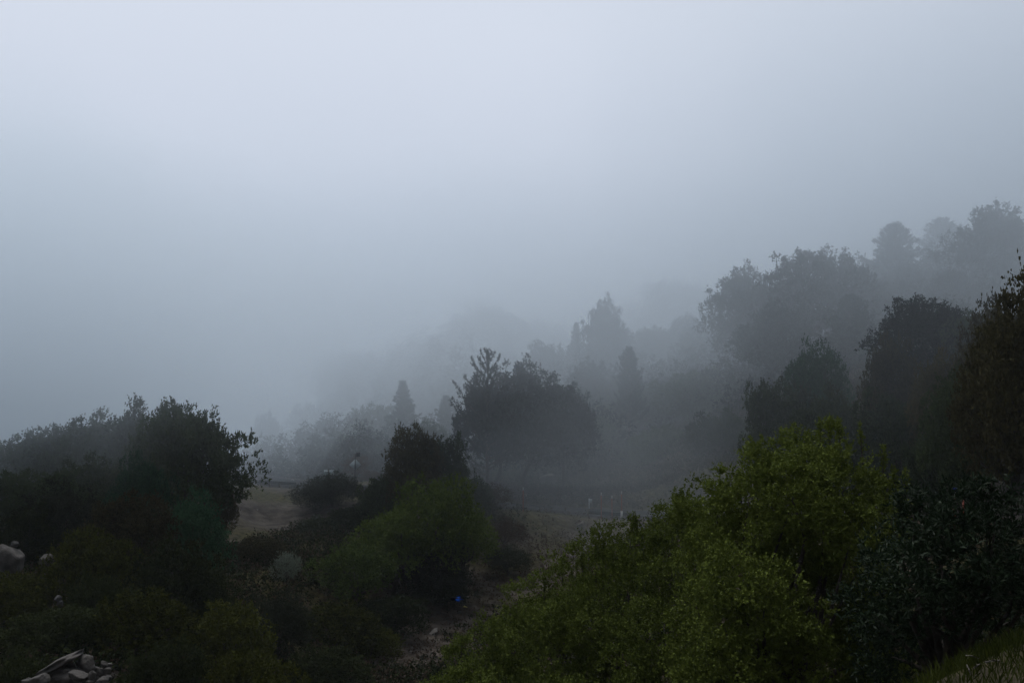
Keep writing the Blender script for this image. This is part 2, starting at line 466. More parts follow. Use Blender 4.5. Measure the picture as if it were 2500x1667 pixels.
def limbs(tb, rng, base, targets, r0):
    """trunk from base, forking to the lobe centres"""
    base = np.asarray(base, float)
    T = np.array(targets); top = T.mean(0); fork = base + (top - base) * np.array([.5, .5, .42])
    fork = fork + rng.normal(size=3) * .04 * np.linalg.norm(top - base)
    mid = (base + fork) / 2 + rng.normal(size=3) * .05 * np.linalg.norm(top - base)
    tb.tube([base - [0, 0, .3], base + [0, 0, .15], mid, fork], [r0 * 1.35, r0 * 1.05, r0 * .85, r0 * .7], 8)
    for c in T:
        v = c - fork
        tb.tube([fork - v * .02, fork + v * .35 + rng.normal(size=3) * .08 * np.linalg.norm(v), fork + v * .7 + rng.normal(size=3) * .06 * np.linalg.norm(v), c],
                [r0 * .5, r0 * .34, r0 * .2, r0 * .06], 6)

def proto_broad(name, seed, mat, W=7.0, H=7.0, trunk=.22, nl=16, dens=9, leaf=(.16, .09), k=9, slen=.55, lobe=(.26, .40), top=1.0, knobs=0, ksize=.33, skew=.22):
    """broadleaf tree or shrub, base at the origin, width W, height H"""
    rng = np.random.default_rng(seed)
    z0 = H * trunk; rz = (H - z0) / 2; cz = z0 + rz
    lobes = []
    for i in range(nl):
        # golden spiral over the dome, some inside
        u = 1 - 1.65 * (i + .5) / nl
        ph = i * 2.39996 + rng.uniform(-.4, .4)
        rr = math.sqrt(max(0, 1 - u * u))
        f = rng.uniform(.52, .74)
        c = np.array([rr * math.cos(ph) * W / 2 * f, rr * math.sin(ph) * W / 2 * f, cz + u * rz * f * top])
        r = rng.uniform(*lobe) * W / 2 * 1.15
        r *= 1 - .35 * max(0, u)
        c = c * np.array([1 + skew * rng.normal() * .5, 1 + skew * rng.normal() * .5, 1])
        c[2] += skew * rng.normal() * rz * .35
        lobes.append((c, np.array([r, r, min(r * rng.uniform(.75, 1.0), rz * .7)])))
    lobes.append((np.array([0, 0, cz]), np.array([W * .28, W * .28, rz * .6])))
    mb, tb = MB(), MB()
    lobe_crown(mb, rng, lobes, dens, slen, k, leaf[0], leaf[1])
    limbs(tb, rng, (0, 0, 0), [l[0] for l in lobes[:-1][::2]], W * .03)
    for i in range(knobs):
        c, r = lobes[rng.integers(0, nl)]
        d = norm(rand_dirs(rng, 1)[0] + [0, 0, .8])
        if d[2] < -.1: continue
        p = c + d * r * .95
        e = p + (d * .5 + np.array([0, 0, .9])) * ksize * rng.uniform(.9, 2.3)
        mb.tube([p - d * .3, (p + e) / 2 + d * .05, e], [.045, .035, .02], 4)
        m_ = 26
        off = rng.normal(size=(m_, 3)) * ksize * rng.uniform(.28, .5) * [1, 1, 1.25]
        sprigs(mb, rng, e + off, norm(off + [0, 0, .05]), ksize * .5, 6, leaf[0] * .8, leaf[1] * .8, .5)
    V = np.concatenate(mb.v)
    lo, hi = np.percentile(V, .3, axis=0), np.percentile(V, 99.7, axis=0)
    return dict(crown=mb.mesh(name + '_crown', mat), trunk=tb.mesh(name + '_trunk', M_BARK, True), w=hi[0] - lo[0], h=hi[2], kind='broad')

def proto_pine(name, seed, W=6.0, H=14.0, first=.25, nb=70, shape='round', tuft=.42, mat=None, twig=4.2):
    rng = np.random.default_rng(seed)
    mb, tb = MB(), MB()
    lean = rng.normal(size=2) * .15
    def axis(h): return np.array([lean[0] * h / H + .12 * math.sin(h * .6), lean[1] * h / H + .1 * math.cos(h * .5), h])
    hs = np.linspace(0, H * .97, 9)
    tb.tube([axis(h) - ([0, 0, .4] if h == 0 else [0, 0, 0]) for h in hs], [.26 * (1 - .9 * h / H) * H / 14 + .02 for h in hs], 8)
    tp, tn_ = [], []
    for i in range(nb):
        f = first + (1 - first) * ((i + rng.uniform(0, 1)) / nb) ** .9
        h = H * f * .97
        g = (f - first) / (1 - first)
        if shape == 'cone': L = W / 2 * (1 - g) ** .95 * rng.uniform(.42, 1.22) + .08
        elif shape == 'round': L = W / 2 * (math.sin(math.pi * min(1, (g * .78 + .22))) ** .6) * rng.uniform(.62, 1.12) + .2
        else: L = W / 2 * (1 - g ** 1.5) * rng.uniform(.5, 1.2) + .3
        ph = i * 2.39996 + rng.uniform(-.4, .4)
        dr = np.array([math.cos(ph), math.sin(ph), 0])
        rise = {'cone': -.05 + .35 * g, 'round': .15 + .6 * g, 'sparse': .1 + .5 * g}[shape] + rng.uniform(-.12, .12)
        p0 = axis(h)
        pts = [p0 + dr * L * s_ + np.array([0, 0, L * (rise * s_ + .38 * s_ ** 2.2)]) for s_ in (0, .3, .6, .85, 1.0)]
        tb.tube(pts, [.05 * L / 2.5 + .012, .04 * L / 2.5 + .01, .03, .02, .012], 4)
        for s_ in np.arange(.22, .97, .30 / max(L, .6)):
            q = p0 + dr * L * s_ + np.array([0, 0, L * (rise * s_ + .38 * s_ ** 2.2)])
            tp.append(q + rng.normal(size=3) * .06); tn_.append(norm(dr + np.array([0, 0, rise + .7 * s_])))
        # side twigs ending in tufts
        ntw = max(1, int(L * twig))
        for j in range(ntw):
            s_ = rng.uniform(.28, 1.0)
            q = p0 + dr * L * s_ + np.array([0, 0, L * (rise * s_ + .38 * s_ ** 2.2)])
            sd_ = np.cross(dr, [0, 0, 1]) * rng.choice([-1, 1])
            tl = L * .30 * (1.15 - s_) + .22
            e = q + (dr * .6 + sd_ * rng.uniform(.3, 1.0) + np.array([0, 0, rng.uniform(.1, .7)])) * tl
            tp.append(e); tn_.append(norm(e - q + np.array([0, 0, .25])))
        tp.append(pts[-1]); tn_.append(norm(pts[-1] - pts[-2] + [0, 0, .15]))
    tp.append(axis(H * .985)); tn_.append(np.array([0, 0, 1.]))
    tp, tn_ = np.array(tp), np.array(tn_)
    # needle tufts: bottle-brush bursts
    n, k = len(tp), 22
    t_ = rng.uniform(-.55, .25, (n, k, 1)) * tuft
    base = tp[:, None] + tn_[:, None] * t_
    d = norm(tn_[:, None] * .75 + rng.normal(size=(n, k, 3)) * .62)
    tone = rng.uniform(0, .6, (n, 1)) + rng.uniform(0, .4, (n, k))
    mb.quads(leaf_quads(rng, base.reshape(-1, 3), d.reshape(-1, 3), tuft * .62, .060, 0), tone.ravel())
    V = np.concatenate(mb.v)
    lo, hi = np.percentile(V, .3, axis=0), V.max(0)
    hi2 = np.percentile(V, 99.7, axis=0)
    return dict(crown=mb.mesh(name + '_crown', mat or M_PINE), trunk=tb.mesh(name + '_trunk', M_BARKP, True), w=hi2[0] - lo[0], h=hi[2], kind='pine')

random.seed(3)
P_OAK = [proto_broad('oak', q, M_OAK, 8, 7, .05, 20, 15, (.165, .10), 8, .38, lobe=(.22, .36)) for q in (1, 2, 3)]
P_OAKB = [proto_broad('brown_oak', q, M_OAKBR, 8, 8, .08, 24, 12, (.16, .10), 8, .45) for q in (4, 41)]
P_KNOB = [proto_broad('tufted_tree', q, M_PINE, 8, 9, .08, 26, 11, (.17, .10), 8, .45, knobs=110, skew=.3) for q in (14, 15, 16)]
P_SPIKE = [proto_broad('domed_oak', 17, M_OAK, 8, 7, .20, 26, 16, (.165, .10), 8, .36, lobe=(.26, .40), knobs=5, ksize=.35)]
P_GREEN = [proto_broad('green_tree', q, M_GRN, 6, 6, .05, 20, 16, (.14, .08), 8, .42, lobe=(.20, .34)) for q in (5, 51)]
P_BLUE = [proto_broad('blue_green_tree', q, M_BLUEG, 6, 5, .06, 18, 15, (.14, .085), 8, .40) for q in (6, 61)]
P_SHRUB = [proto_broad('shrub', q, M_OLIVE, 4, 3.2, .02, 18, 26, (.115, .07), 8, .27) for q in (7, 8)]
P_SHRUBD = [proto_broad('dark_shrub', q, M_DARK, 4, 3.2, .02, 18, 26, (.115, .07), 8, .27) for q in (9, 10)]
P_SHRUBG = [proto_broad('grey_shrub', q, M_GREY, 4, 3.2, .02, 20, 30, (.085, .05), 8, .30) for q in (11, 111)]
P_PALE = [proto_broad('pale_shrub', 12, M_PALE, 2.4, 2.8, .03, 14, 34, (.075, .045), 7, .26)]
P_RUST = [proto_broad('rusty_shrub', 13, M_RUST, 4, 3.2, .03, 18, 24, (.085, .045), 7, .32)]
P_REDB = [proto_broad('bare_bush', 18, M_REDB, 4, 4, .05, 16, 24, (.12, .03), 7, .4)]
P_PINE = [proto_pine('pine', 21, 8, 13, .18, 130, 'round', .5), proto_pine('pine', 22, 7, 14, .22, 120, 'sparse', .48)]
P_ARMS = [proto_pine('arm_pine', 25, 11, 13, .12, 58, 'sparse', .5, twig=1.6)]
P_CONE = [proto_pine('conifer', 23, 6.0, 14, .08, 190, 'cone', .42)]

def plant(name, protos, px, py_top, width, d, label, cat, group=None, seed=0, hmin=None, sink=0.0, base_py=None):
    """one plant: crown top seen at (px, py_top), crown width in photo pixels, at distance d; rooted on the ground below"""
    rng = random.Random(int(px * 7 + py_top * 13 + d + seed))
    pr = protos[rng.randrange(len(protos))]
    top = at(px, py_top, d)
    g = gz(top[0], top[1]) - sink
    H = top[2] - g
    W = width * d / FPX
    lo_h = hmin if hmin else W * (.82 if cat == 'tree' else .5)
    if H < lo_h:
        print('SHORT', label, round(H, 1), 'W', round(W, 1)); H = lo_h; g = top[2] - H
    if H > W * (2.6 if pr['kind'] == 'broad' else 4.5): print('TALL', label, round(H, 1), 'W', round(W, 1))
    root = empty(name, (top[0], top[1], g))
    root.scale = (W / pr['w'], W / pr['w'] * rng.uniform(.9, 1.1), H / pr['h'])
    root.rotation_euler = (0, 0, rng.uniform(0, 6.28)) if abs(W / pr['w'] - 1) < 5 else (0, 0, 0)
    tag(root, label, cat, group)
    add('trunk' if cat != 'shrub' else 'stem', pr['trunk'], root)
    add('crown' if cat != 'shrub' else 'foliage', pr['crown'], root)
    return root


# ------------------------------------------------------------------ trees and shrubs that can be told apart
G_SPUR = 'oaks crowding the ridge at the left'
G_BRUSH = 'shrubs covering the dark slope at the lower left'
G_MID = 'trees and bushes between the gully and the road'
G_FAR = 'misty trees climbing the slope beyond the road'
G_RIGHT = 'trees on the hillside at the upper right'
PL = [
 # name, protos, px, py_top, width, d, label, category, group
 ('oak_tree', P_SPIKE, 458, 988, 262, 62, 'rounded dark oak at the right end of the left ridge, beside the pale gap', 'tree', G_SPUR),
 ('oak_tree', P_OAK, 350, 984, 230, 66, 'tall oak topping the left ridge, one hump left of the rounded end oak', 'tree', G_SPUR),
 ('oak_tree', P_OAK, 235, 1010, 220, 67, 'fog-paled oak on the falling left shoulder of the ridge top', 'tree', G_SPUR),
 ('oak_tree', P_OAK, 140, 1040, 200, 68, 'faint oak halfway down the left shoulder of the ridge', 'tree', G_SPUR),
 ('oak_tree', P_OAK, 35, 1075, 200, 68, 'palest oak of the ridge, cut by the left edge of the view', 'tree', G_SPUR),
 ('oak_tree', P_BLUE, 345, 1105, 170, 54, 'blue-green oak in front of the ridge-top crowns, above the layered bushy one', 'tree', G_SPUR),
 ('oak_tree', P_BLUE, 475, 1198, 190, 46, 'layered blue-green tree below the rounded end oak, left of the bare yellow bank', 'tree', G_SPUR),
 ('oak_tree', P_OAK, 60, 1150, 230, 58, 'shadowy oak under the palest ridge oak, at the left edge', 'tree', G_SPUR),
 ('oak_tree', P_OAK, 220, 1115, 210, 58, 'dark oak tucked beneath the fog-paled shoulder of the ridge', 'tree', G_SPUR),
 ('oak_tree', P_SHRUBG, 150, 1172, 200, 50, 'olive bushy oak with a broad dome, above the grey boulders at the left edge', 'tree', G_SPUR),
 ('oak_tree', P_OAKB, 330, 1205, 230, 44, 'brownish dark oak on the slope, left of the layered blue-green tree', 'tree', G_SPUR),
 ('oak_tree', P_OAKB, 538, 1168, 90, 64, 'low dark oak leaning out under the rounded end oak onto the yellow bank', 'tree', G_SPUR),
 # lower left slope
 ('shrub', P_SHRUBD, 70, 1230, 170, 48, 'dark bush standing right above the big grey boulder', 'shrub', G_BRUSH),
 ('shrub', P_SHRUB, 220, 1290, 220, 40, 'olive shrub right of the small pinkish boulder', 'shrub', G_BRUSH),
 ('shrub', P_SHRUBD, 420, 1315, 240, 40, 'near-black shrub in the hollow below the layered blue-green tree', 'shrub', G_BRUSH),
 ('shrub', P_OAKB, 620, 1312, 170, 58, 'dark brownish shrub at the foot of the yellow bank', 'shrub', G_BRUSH),
 ('shrub', P_SHRUB, 340, 1440, 250, 33, 'yellow-olive shrub spreading above the stone outcrop', 'shrub', G_BRUSH),
 ('shrub', P_SHRUBD, 130, 1480, 260, 32, 'black-green shrub left of the stone outcrop top', 'shrub', G_BRUSH),
 ('shrub', P_SHRUB, 40, 1400, 190, 38, 'brown-olive shrub below the big grey boulder at the left edge', 'shrub', G_BRUSH),
 ('shrub', P_SHRUB, 560, 1470, 230, 36, 'yellow-tinged shrub just left of the tall grey-green bush', 'shrub', G_BRUSH),
 ('shrub', P_SHRUBD, 470, 1380, 200, 42, 'dark shrub left of the reddish dirt streak', 'shrub', G_BRUSH),
 ('shrub', P_SHRUBG, 680, 1440, 170, 40, 'tall grey-green bush below the pale silvery shrub', 'shrub', G_BRUSH),
 ('shrub', P_PALE, 702, 1345, 72, 50, 'small pale silvery shrub standing out on the dark slope', 'shrub', None),
 ('shrub', P_SHRUBD, 400, 1560, 260, 29, 'low dark shrub right of the stone outcrop, at the bottom edge', 'shrub', G_BRUSH),
 ('shrub', P_SHRUB, 610, 1590, 260, 31, 'dim olive shrub at the bottom edge below the yellow-tinged one', 'shrub', G_BRUSH),
 ('shrub', P_SHRUBD, 800, 1580, 240, 38, 'dark shrub at the bottom edge left of the bare dirt chute', 'shrub', G_BRUSH),
 ('shrub', P_SHRUBD, 60, 1590, 200, 27, 'black shrub in the bottom left corner', 'shrub', G_BRUSH),
 ('shrub', P_SHRUBD, 250, 1400, 200, 36, 'dark shrub midway between the pinkish boulder and the yellow-olive shrub', 'shrub', G_BRUSH),
 ('shrub', P_SHRUB, 820, 1470, 210, 46, 'olive shrub low on the slope under the long green bush', 'shrub', G_MID),
 ('shrub', P_SHRUBD, 960, 1450, 210, 52, 'dark shrub overhanging the upper part of the bare dirt chute', 'shrub', G_MID),
 ('shrub', P_SHRUB, 900, 1530, 170, 47, 'dull olive shrub along the left side of the bare dirt chute', 'shrub', G_MID),
 ('shrub', P_SHRUBD, 1060, 1400, 170, 60, 'dark shrub behind the blue bird', 'shrub', G_MID),
 # middle
 ('green_tree', P_GREEN, 1060, 1165, 220, 60, 'bright olive-green bushy tree in the middle, in front of the two-humped dark oak', 'tree', G_MID),
 ('green_tree', P_GREEN, 960, 1240, 210, 58, 'green bushy tree left below the bright olive-green one', 'tree', G_MID),
 ('green_tree', P_GREEN, 870, 1330, 200, 54, 'yellowish green bush on the long edge running down towards the pale shrub', 'tree', G_MID),
 ('green_tree', P_GREEN, 1130, 1250, 190, 64, 'dull green tree right below the bright olive-green one, above the gully', 'tree', G_MID),
 ('green_tree', P_SHRUBG, 1040, 1310, 230, 60, 'greyish green bush with thin pale twigs in the centre of the slope', 'tree', G_MID),
 ('oak_tree', P_OAKB, 1008, 1040, 150, 72, 'dark oak in the middle with the higher of two humps', 'tree', G_MID),
 ('oak_tree', P_OAK, 1085, 1062, 120, 74, 'dark oak forming the lower right hump beside the high one', 'tree', G_MID),
 ('oak_tree', P_OAK, 935, 1155, 110, 72, 'small dark oak at the left foot of the two-humped pair', 'tree', G_MID),
 ('oak_tree', P_OAK, 1140, 1165, 120, 74, 'brown-black oak right of the bright olive-green tree', 'tree', G_MID),
 ('shrub', P_SHRUBG, 812, 1152, 150, 80, 'hazy green bush hiding the post of the diamond sign', 'shrub', G_MID),
 ('shrub', P_SHRUBG, 768, 1180, 130, 80, 'hazy green bush left below the diamond sign', 'shrub', G_MID),
 ('shrub', P_SHRUBD, 775, 1262, 160, 72, 'dark shrub on the bank below the hazy green bushes', 'shrub', G_MID),
 ('shrub', P_SHRUBD, 860, 1235, 150, 72, 'dark shrub under the short piece of rusty guardrail', 'shrub', G_MID),
 ('shrub', P_REDB, 872, 1108, 80, 106, 'reddish brown bare bush across the road, just right of the diamond sign', 'shrub', G_MID),
 ('shrub', P_REDB, 908, 1148, 60, 104, 'smaller reddish brown bush right of the bare one by the diamond sign', 'shrub', G_MID),
 ('shrub', P_RUST, 1195, 1178, 120, 76, 'rust-brown bush left of the orange snow pole', 'shrub', G_MID),
 ('shrub', P_RUST, 1230, 1262, 120, 70, 'brown bush on the gully head below the orange snow pole', 'shrub', G_MID),
 ('shrub', P_SHRUBG, 1240, 1330, 120, 66, 'dull grey-green bush on the misty gully wall', 'shrub', G_MID),
 # far and misty
 ('pine_tree', P_ARMS, 1190, 845, 190, 92, 'misty pine with upswept bare-ended branches on its left side', 'tree', G_FAR),
 ('pine_tree', P_KNOB, 1290, 880, 270, 93, 'dark broad pine joined to the right of the upswept pine', 'tree', G_FAR),
 ('pine_tree', P_KNOB, 1375, 935, 200, 95, 'lower pine on the right shoulder of the dark broad pine', 'tree', G_FAR),
 ('pine_tree', P_KNOB, 1205, 925, 190, 94, 'broad dark lower crown of pine boughs under the upswept pine', 'tree', G_FAR),
 ('pine_tree', P_CONE, 985, 925, 130, 148, 'faint pointed conifer standing alone in the fog left of the pine clump', 'tree', G_FAR),
 ('pine_tree', P_CONE, 1092, 962, 125, 148, 'small faint conifer between the lone pointed one and the pine clump', 'tree', G_FAR),
 ('oak_tree', P_OAK, 915, 990, 150, 160, 'dim round tree at the left foot of the lone pointed conifer', 'tree', G_FAR),
 ('oak_tree', P_OAK, 845, 862, 150, 250, 'ghostly round treetop nearly lost in the fog above the diamond sign', 'tree', G_FAR),
 ('oak_tree', P_OAK, 655, 1010, 100, 200, 'ghostly tree in the pale gap right of the left ridge', 'tree', G_FAR),
 ('oak_tree', P_OAK, 780, 985, 170, 215, 'dim treetop behind the diamond sign', 'tree', G_FAR),
 ('oak_tree', P_OAK, 1195, 750, 190, 245, 'palest ghost of a treetop above the pine clump', 'tree', G_FAR),
 ('oak_tree', P_OAK, 1085, 815, 150, 240, 'pale ghost of a treetop left above the upswept pine', 'tree', G_FAR),
 ('oak_tree', P_OAK, 1040, 1030, 150, 125, 'dim green tree between the lone conifer and the pine clump', 'tree', G_FAR),
 ('oak_tree', P_OAK, 870, 1060, 160, 130, 'dim greenish tree right behind the reddish bare bush', 'tree', G_FAR),
 ('pine_tree', P_KNOB, 1480, 728, 150, 140, 'tall misty pine with a jagged top, highest in the middle of the view', 'tree', G_FAR),
 ('pine_tree', P_CONE, 1404, 783, 85, 148, 'slim misty pine left of the tall jagged one', 'tree', G_FAR),
 ('pine_tree', P_KNOB, 1345, 835, 140, 150, 'flat-topped misty tree left below the slim pine', 'tree', G_FAR),
 ('pine_tree', [P_PINE[1]], 1535, 842, 85, 112, 'darker small pine right below the tall jagged one', 'tree', G_FAR),
 ('pine_tree', P_KNOB, 1455, 880, 170, 122, 'broad dim tree left of the darker small pine', 'tree', G_FAR),
 ('oak_tree', P_OAK, 1595, 800, 120, 150, 'misty leaning tree with a drooping left bough, right of the darker small pine', 'tree', G_FAR),
 ('oak_tree', P_KNOB, 1680, 770, 150, 150, 'misty round tree midway between the tall jagged pine and the tufted pine', 'tree', G_FAR),
 ('oak_tree', P_OAK, 1640, 690, 160, 230, 'ghostly treetop behind the misty round tree', 'tree', G_FAR),
 ('oak_tree', P_OAK, 1560, 930, 180, 118, 'dim spreading tree above the guardrail posts', 'tree', G_FAR),
 ('oak_tree', P_OAK, 1690, 900, 190, 112, 'dim spreading tree above the left part of the yellow-green bush', 'tree', G_FAR),
 ('oak_tree', P_OAK, 1440, 1010, 150, 108, 'dim tree right behind the boulders by the road', 'tree', G_FAR),
 ('oak_tree', P_OAK, 1620, 1040, 170, 102, 'dim low tree beyond the road, above the thin white-topped posts', 'tree', G_FAR),
 ('oak_tree', P_OAK, 1765, 1000, 170, 92, 'shadowy low tree beyond the road, left of the bush top', 'tree', G_FAR),
 # right hillside
 ('pine_tree', P_KNOB, 1985, 604, 270, 108, 'large misty pine with tufted twig ends against the fog', 'tree', G_RIGHT),
 ('pine_tree', P_KNOB, 1820, 648, 230, 115, 'misty pine shouldering the left side of the large tufted one', 'tree', G_RIGHT),
 ('pine_tree', P_KNOB, 1890, 740, 230, 104, 'misty tree below and between the two tufted pines', 'tree', G_RIGHT),
 ('pine_tree', [P_PINE[1]], 2075, 715, 130, 98, 'sparse pine with gaps in its boughs at the right foot of the large tufted one', 'tree', G_RIGHT),
 ('pine_tree', [P_PINE[1]], 2185, 540, 170, 118, 'pale open-topped pine in the fog, left of the three highest', 'tree', G_RIGHT),
 ('pine_tree', [P_PINE[1]], 2298, 528, 150, 128, 'palest slender pine, middle of the three highest', 'tree', G_RIGHT),
 ('pine_tree', P_KNOB, 2425, 500, 230, 104, 'highest dense pine at the upper right, darkest of the three highest', 'tree', G_RIGHT),
 ('oak_tree', P_KNOB, 2200, 650, 160, 112, 'pale tree mass under the open-topped pine', 'tree', G_RIGHT),
 ('oak_tree', P_KNOB, 2330, 660, 170, 104, 'pale tree mass under the palest slender pine', 'tree', G_RIGHT),
 ('oak_tree', P_KNOB, 2255, 722, 250, 66, 'dark green oak with a knobbly top below the pale pines', 'tree', G_RIGHT),
 ('oak_tree', P_OAK, 2370, 760, 150, 64, 'dim oak right of the knobbly-topped one', 'tree', G_RIGHT),
 ('oak_tree', P_BLUE, 1995, 830, 170, 76, 'dark bluish tree in front of the large tufted pine', 'tree', G_RIGHT),
 ('oak_tree', P_OAK, 1900, 930, 190, 74, 'shadowy tree left below the dark bluish one', 'tree', G_RIGHT),
 ('oak_tree', P_OAK, 2030, 950, 170, 64, 'shadowy tree directly behind the top of the yellow-green bush', 'tree', G_RIGHT),
 ('oak_tree', P_OAKB, 2170, 825, 170, 56, 'brownish oak left below the knobbly-topped one', 'tree', G_RIGHT),
 ('oak_tree', P_OAKB, 2310, 860, 190, 50, 'brownish oak with a pale bare branch below it', 'tree', G_RIGHT),
 ('oak_tree', P_OAK, 2180, 960, 210, 52, 'near-black oak right behind the yellow-green bush', 'tree', G_RIGHT),
 ('oak_tree', P_OAKB, 2570, 625, 400, 34, 'nearest brown oak at the right edge, overhanging above the others', 'tree', G_RIGHT),
 ('oak_tree', P_OAKB, 2440, 735, 250, 47, 'brown-green oak filling the slope between the knobbly-topped oak and the nearest one', 'tree', G_RIGHT),
 ('oak_tree', P_OAK, 2350, 905, 220, 44, 'dark green oak low on the slope above the blue-topped snow pole', 'tree', G_RIGHT),
 ('oak_tree', P_OAKB, 2450, 800, 280, 38, 'brown oak under the nearest one at the right edge', 'tree', G_RIGHT),
 ('oak_tree', P_OAK, 2400, 1000, 180, 42, 'black-brown oak above the rock face at the right', 'tree', G_RIGHT),
 ('oak_tree', P_OAK, 2280, 1040, 150, 46, 'low dark oak above the striped snow poles', 'tree', G_RIGHT),
]
def drop(px, py, dmin=20, dmax=160, lift=0.0):
    d = dmin
    while d < dmax:
        q = at(px, py, d)
        if q[2] < gz(q[0], q[1]) + lift: return d
        d += .25
    print('NO GROUND', px, py); return dmax
for i, (nm, pr, px, py, wd, d, lab, cat, grp) in enumerate(PL):
    if lab.startswith('small pale silvery'): d = drop(700, 1432, 36) - .4
    if lab.startswith('tall grey-green'): d = drop(680, 1590, 28) - .4
    plant(nm, pr, px, py, wd, d, lab, cat, grp, seed=i)

def forest(name, outline, d0, d1, n, size, below, mat, label, seed):
    rng = np.random.default_rng(seed); b = MB()
    xs = [o[0] for o in outline]; ys = [o[1] for o in outline]
    for i in range(n):
        px = rng.uniform(xs[0], xs[-1]); f = rng.random() ** 1.3; d = d1 + (d0 - d1) * f
        py = np.interp(px, xs, ys) + below * f * rng.uniform(.6, 1.1) + rng.uniform(0, 18)
        top = at(px, py, d); g = gz(top[0], top[1])
        H = min(max(top[2] - g, size * 1.0), size * 2.6); W = size * rng.uniform(.55, 1.0)
        nl = 9; C = []
        for j in range(nl):
            u = j / (nl - 1); rr = W / 2 * (1 - .75 * u ** 1.6)
            a = rng.uniform(0, 6.28)
            C.append((top + [math.cos(a) * rr * .7, math.sin(a) * rr * .7, -H * (1 - u) * .92 - .3], np.array([rr * .75 + .3, rr * .75 + .3, H * .13 + .35])))
        lobe_crown(b, rng, C, 2.2, .7, 5, .38, .22, .5, clump=.45)
    tag(add(name, b.mesh(name, mat)), label, kind='stuff')
forest('forest', [(600, 1150), (690, 1060), (760, 985), (820, 895), (880, 862), (950, 850), (1010, 820), (1060, 775), (1130, 752), (1230, 745), (1300, 785), (1400, 790), (1500, 770), (1560, 720), (1640, 680), (1760, 690), (1900, 660)],
       185, 250, 190, 8, 170, M_PINE, 'ghostly forest on the far slope fading into the fog', 1)
forest('forest', [(950, 1060), (1100, 1040), (1250, 990), (1350, 900), (1440, 850), (1530, 890), (1600, 850), (1700, 790), (1800, 750), (1900, 720), (2080, 790), (2160, 830)],
       98, 140, 130, 6.5, 280, M_PINE, 'dim misty woodland on the slope beyond the road', 2)
forest('forest', [(570, 1120), (650, 1085), (720, 1060), (800, 1020), (880, 1030), (960, 1040), (1060, 1020)],
       118, 150, 60, 5.5, 60, M_PINE, 'dim woodland dropping away behind the diamond sign', 4)
forest('forest', [(2060, 720), (2120, 640), (2200, 610), (2300, 600), (2400, 590), (2560, 560)],
       92, 118, 70, 6.5, 230, M_PINE, 'pale misty woodland between the highest pines', 3)

# a pale bare branch caught in the brownish oak
b = MB()
q0, q1, q2 = at(2262, 992, 46.5), at(2275, 997, 46.4), at(2288, 998, 46.3)
b.tube([q0, q1, q2, at(2292, 1003, 46.4)], [.02, .035, .03, .02], 5)
tag(add('fallen_branch', b.mesh('fallen_branch', M_DRY)), 'pale bare branch showing in the dark foliage under the brownish oak', 'branch')

# ------------------------------------------------------------------ the big yellow-green bush and its neighbour
def big_bush(name, seed, lobes_px, mat, label, dens, k, leaf, slen, root_px, up=.55, stems=True, shoots=()):
    rng = np.random.default_rng(seed)
    root = at(*root_px); rz_ = gz(root[0], root[1])
    lobes = []
    for (px, py, r, d) in lobes_px:
        c = at(px, py, d) - [root[0], root[1], rz_]; rr = r * d / FPX
        lobes.append((c, np.array([rr, rr, rr * .92])))
    mb, SB, tb = MB(), [], MB()
    lobe_crown(mb, rng, lobes, dens, slen, k, leaf[0], leaf[1], up, clump=.34, rough=1.34)
    # free shoots rising out of the outline
    for (px, py, d, ln) in shoots:
        tip = at(px, py, d) - [root[0], root[1], rz_]
        base = tip - [rng.normal() * .03, rng.normal() * .05, ln]
        for j in range(9):
            f = j / 8
            p = base + (tip - base) * f
            sprigs(mb, rng, np.repeat(p[None], 2, 0), rand_dirs(rng, 2) * .5 + np.array([0, 0, .7]), slen * (1.1 - .5 * f), k, leaf[0], leaf[1], up)
        sb = MB(); sb.tube([base - [0, 0, .5], base, tip], [.012, .009, .004], 4); SB.append(sb)
    limbs(tb, rng, (0, 0, 0), [l[0] for l in lobes], .11)
    o = empty(name, (root[0], root[1], rz_))
    tag(o, label, 'shrub')
    add('stem', tb.mesh(name + '_stem', M_BARK, True), o)
    add('foliage', mb.mesh(name + '_foliage', mat), o)
    for sb in SB: add('shoot', sb.mesh(name + '_shoot', M_BARK), o)
    return o

LB1 = [(1985, 1130, 75, 13.8), (1915, 1160, 70, 13.4), (2060, 1195, 72, 13.2), (1830, 1210, 70, 13.8), (1750, 1275, 75, 14.2), (1930, 1240, 90, 13.0), (2085, 1290, 80, 12.8), (2140, 1235, 45, 13.4),
       (1830, 1325, 95, 13.8), (1960, 1355, 95, 13.8), (2090, 1400, 90, 13.5), (1725, 1370, 75, 13.8), (2010, 1290, 70, 13.2),
       (1790, 1430, 72, 12.2), (1865, 1475, 80, 12.0), (1770, 1530, 75, 12.1), (1850, 1590, 85, 11.9), (1950, 1560, 72, 12.2), (1930, 1650, 75, 12.0), (1780, 1655, 85, 11.9), (1700, 1480, 60, 13.0),
       (2020, 1490, 100, 14.0), (2100, 1530, 85, 14.0), (2050, 1640, 100, 14.0), (1960, 1450, 80, 13.9), (1990, 1740, 110, 13.5), (2140, 1640, 75, 13.8), (1870, 1750, 100, 12.3), (1720, 1740, 90, 12.2), (1720, 1610, 75, 12.8)]
